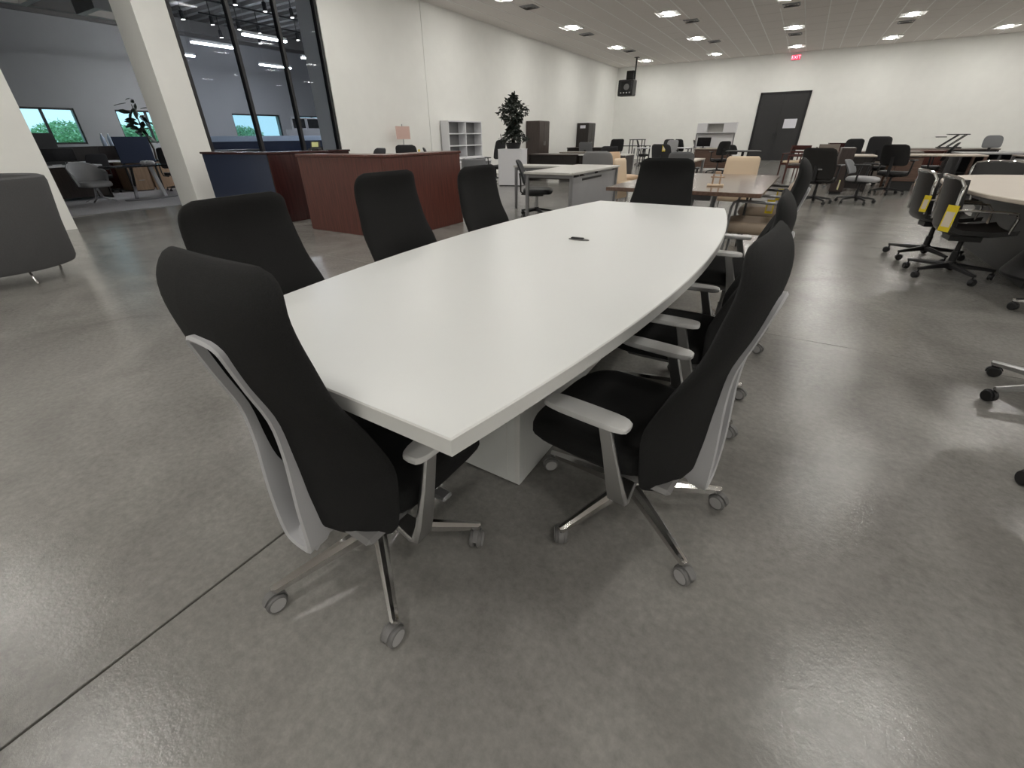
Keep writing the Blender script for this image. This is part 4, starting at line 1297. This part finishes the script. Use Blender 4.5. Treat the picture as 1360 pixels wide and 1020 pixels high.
# outside
struct(bx('ground', 'lawn', -120, NX-.35, -40, 60, -.5, -.3, c=0))
rn = random.Random(11)
for k, (x, y, h, r) in enumerate(((-62, 11.0, 3.3, 2.6), (-66, 19.5, 3.6, 2.8), (-60, 15.0, 2.6, 1.6), (-64, 28.5, 3.8, 2.8), (-66, 38, 3.3, 2.8), (-62, 44.5, 3.9, 2.6), (-63, 24.0, 3.2, 1.8))):
    t = thing('tree', 'leafy green tree outside, number of trunks one, tree %d' % k, 'tree', (x, y, -.3))
    t['label'] = ['broad green tree outside the near window, in the left pane', 'broad green tree outside the near window, in the right pane', 'low green tree outside between the panes of the near window',
                  'green tree outside behind the indoor plant', 'green tree outside past the second window', 'tall green tree outside the window seen through the glass partition', 'small green tree outside left of the indoor plant'][k]
    MB().tube([(0, 0, 0), (.1, 0, h*.5), (0, .1, h*.8)], [.22, .16, .06], 8).build('trunk', 'bark', t)
    f = lambda r_: (lambda v: (v.x*r*1.0, v.y*r, h*.62+v.z*h*.36))(Vector((r_.gauss(0, 1), r_.gauss(0, 1), r_.gauss(0, 1))).normalized()*r_.random()**.4)
    o = leaf_cloud(2600, f, .34, rn).build('crown', 'tree', t, ang=0); o['kind'] = 'stuff'

# furniture of the next room
def tubchair(label, x, y, rz):
    t = thing('tub_chair', label, 'chair', (x, y, 0), rz)
    m = MB(); rings = []
    for k in range(19):
        a = PI+PI*k/18*1.0
        hgt = .60+.22*math.sin(PI*k/18)**.8
        rings.append([((.31+q)*math.cos(a), (.31+q*.9)*math.sin(a)*.95, z) for q, z in ((-.05, .36), (.0, .36), (.05, hgt), (.03, hgt+.012), (.0, hgt-.01))])
    m.loft(rings).build('shell', 'greypanel', t)
    cushion(.27, -.26, .27, .33, .44, 'greypanel', t)
    for k in range(4):
        a = k*PI/2+.6
        MB().ribbon([(.03*math.cos(a), .03*math.sin(a), .30), (.08*math.cos(a), .08*math.sin(a), .12), (.30*math.cos(a), .30*math.sin(a), .02)], .03, .02, (-math.sin(a), math.cos(a), 0)).build('leg', 'chrome', t)
    return t
tubchair('pale grey tub chair on a chrome base at the thin table, beyond the opening', -13.3, 4.02, -PI/2+.2)
nt = thing('cafe_table', 'thin dark oval table with a white leg beyond the opening', 'table', (-13.05, 4.95, 0), .25)
MB().prism(oval(.45, .85, .8), .70, .725, c=.004).build('tabletop', 'black_gloss', nt)
MB().ribbon([(.05, .28, .03), (0, .2, .70)], .09, .05, (0, 1, 0)).build('leg', 'white', nt)
MB().ribbon([(-.05, -.34, .03), (0, -.25, .70)], .07, .04, (0, 1, 0)).build('leg', 'chrome', nt)
MB().prism(oval(.28, .62, .9), .006, .03, c=.004).build('base_plate', 'steel', nt)
pp = thing('paper_pile', 'crumpled white papers on the thin dark oval table', 'papers', (-13.1, 5.05, .732), .4)
for k, (x, y, z) in enumerate(((0, 0, 0), (.12, .05, 0), (-.05, .14, 0))):
    MB().lathe([(.001, .0), (.07, .0), (.09, .03), (.06, .07), (.001, .08)], 7, sx=1.1, sy=.8).build('crumpled_sheet', 'white', pp, (x, y, z), (.05, 0, k*.9))
panel_desk('office_desk', 'oak-ended desk with a dark top beyond the opening', -16.6, -15.3, 5.95, 7.0, .74, 'black_gloss', 'oak', front='-y')
bx('dummy', 'oak', 0, .01, 0, .01, 0, .01)
bpy.data.objects.remove(bpy.data.objects['dummy'])
cabinet('storage_cabinet', 'oak drawer pedestal standing at the end of the dark topped desk', -15.95, -15.28, 5.42, 5.92, .72, 'oak', '+x', 1, drawers=2, plinth=.03)
panel_desk('office_desk', 'white-topped desk with a brown body beyond the opening, by the wall edge', -15.3, -14.2, 3.3, 4.6, .74, 'white', 'espresso_brown', front='+x')
panel_desk('office_desk', 'white-topped desk further back beyond the opening', -17.0, -16.05, 4.6, 5.9, .74, 'white', 'mahogany_dark', front='+x')
for k, (x0, y0, y1, z1, mm, lab) in enumerate(((-15.2, 5.35, 6.15, 1.32, 'navy_fab', 'navy fabric desk screen standing behind the oak-ended desk'), (-16.2, 3.4, 4.5, 1.42, 'sofa_dark', 'dark desk screen by the wall edge under the near window'),
                                             (-17.0, 6.1, 6.6, 1.3, 'navy_fab', 'short navy desk screen beside the indoor plant'))):
    t = thing('desk_screen', lab, 'screen', (x0, (y0+y1)/2, 0))
    L = (y1-y0)/2
    bx('screen_panel', mm, -.02, .02, -L, L, .7, z1, t); 
    for s in (-1, 1): bx('screen_post', 'black', -.025, .025, s*(L-.05)-.02, s*(L-.05)+.02, 0, .7, t)
for k, (y, lab) in enumerate(((4.15, 'black monitor on the white-topped desk by the wall edge'), (3.75, 'second black monitor by the wall edge, partly hidden'))):
    mo = thing('monitor', lab, 'monitor', (-14.8, y, .74), PI/2)
    bx('monitor_stand', 'black', -.1, .1, -.06, .06, 0, .012, mo); bx('monitor_neck', 'black', -.02, .02, .0, .03, .012, .14, mo)
    bx('monitor_panel', 'screen', -.2, .2, -.02, .0, .08, .34, mo)
cabinet('storage_cabinet', 'long dark low cabinet under the near window', -18.2, -17.7, 4.6, 7.0, 1.1, 'espresso', '+x', 4)
for k, (y, lab) in enumerate(((6.08, 'clear bottle on the cabinet under the near window, left of two'), (6.25, 'clear bottle on the cabinet under the near window, right of two'))):
    t = thing('bottle', lab, 'bottle', (-17.9, y, 1.1))
    MB().lathe([(.001, 0), (.05, 0), (.055, .02), (.055, .2), (.02, .28), (.02, .31)], 14).build('bottle_body', 'frost', t)
    MB().lathe([(.023, .31), (.023, .335), (.001, .335)], 12).build('cap', 'white', t)
task_chair('task_chair', 'black chair beside the column beyond the opening', -14.6, 6.25, 1.2, 'black', h=1.06, bw=.25)
task_chair('task_chair', 'black chair pushed to the white-topped desk further back', -15.6, 4.9, 1.6, 'mesh', h=.95, bw=.24)
ip = thing('potted_plant', 'tall dark indoor plant silhouetted against the second window', 'plant', (-16.9, 6.85, 0))
MB().lathe([(.18, 0), (.22, .01), (.27, .42), (.24, .42), (.001, .40)], 20).build('pot', 'black', ip)
MB().tube([(0, 0, .4), (.03, .05, 1.0), (0, -.05, 1.6), (.02, -.1, 2.15)], [.03, .025, .02, .01], 7).build('stem', 'bark', ip)
rn = random.Random(5)
for k in range(38):
    z = rn.uniform(1.35, 2.3); a = rn.uniform(0, 2*PI); r = rn.uniform(.08, .34)
    L = rn.uniform(.2, .3)
    m = MB(); w = L*.42
    rows = []
    for i in range(5):
        t_ = i/4; ww = w*math.sin(PI*min(.97, t_*.9+.06))
        rows.append([(-ww/2, L*t_, -.06*t_*t_), (0, L*t_, .012-.06*t_*t_), (ww/2, L*t_, -.06*t_*t_)])
    vs = [p for r_ in rows for p in r_]
    m.add(vs, [f for i in range(4) for f in ((i*3, i*3+1, i*3+4, i*3+3), (i*3+1, i*3+2, i*3+5, i*3+4))])
    m.build('leaf', 'leaf', ip, (r*.5*math.cos(a)*.8, r*.5*math.sin(a)-.05, z), (rn.uniform(-1.4, 1.2), rn.uniform(-1.3, 1.3), a-PI/2))
# low partition and cubicle beyond the glazed partition
lw = thing('low_partition', 'long low partition with a pale frosted top beyond the glass', 'partition', (-13.0, 9.0, 0))
bx('partition_base', 'navy_fab', -.04, .04, -2.6, 2.6, 0, 1.17, lw)
bx('frosted_top', 'frost', -.03, .03, -2.6, 2.6, 1.17, 1.30, lw)
cu = thing('cubicle', 'white cubicle wall with four framed panes beyond the glass', 'cubicle', (-15.0, 11.6, 0))
bx('cubicle_panel', 'greypanel', -.04, .04, -1.35, 1.3, 0, 1.5, cu)
for k in range(4):
    a = -1.1+k*.58
    for (p, q, z0, z1) in ((a, a+.04, 1.5, 1.86), (a+.52, a+.56, 1.5, 1.86), (a+.04, a+.52, 1.5, 1.54), (a+.04, a+.52, 1.82, 1.86)):
        bx('pane_frame', 'greypanel', -.03, .03, p, q, z0, z1, cu)
    bx('pane', 'pane' if k > 1 else 'screen', -.006, .006, a+.04, a+.52, 1.54, 1.82, cu, c=0)
panel_desk('office_desk', 'dark desk behind the bluish reception counter, seen through the glass', -12.4, -11.6, 5.8, 7.2, 1.0, 'black', 'black', front='+x')
task_chair('task_chair', 'black chair seen through the glass beside the low partition', -11.7, 8.9, 1.2, 'black', h=1.02, bw=.24)
task_chair('task_chair', 'navy backed chair seen through the right pane of the glazed partition', -12.2, 10.0, 1.5, 'navy_fab', h=1.08, bw=.3)
cabinet('storage_cabinet', 'black low cabinet seen through the left pane of the glazed partition', -13.9, -13.3, 6.2, 7.4, 1.15, 'espresso', '+x', 2)
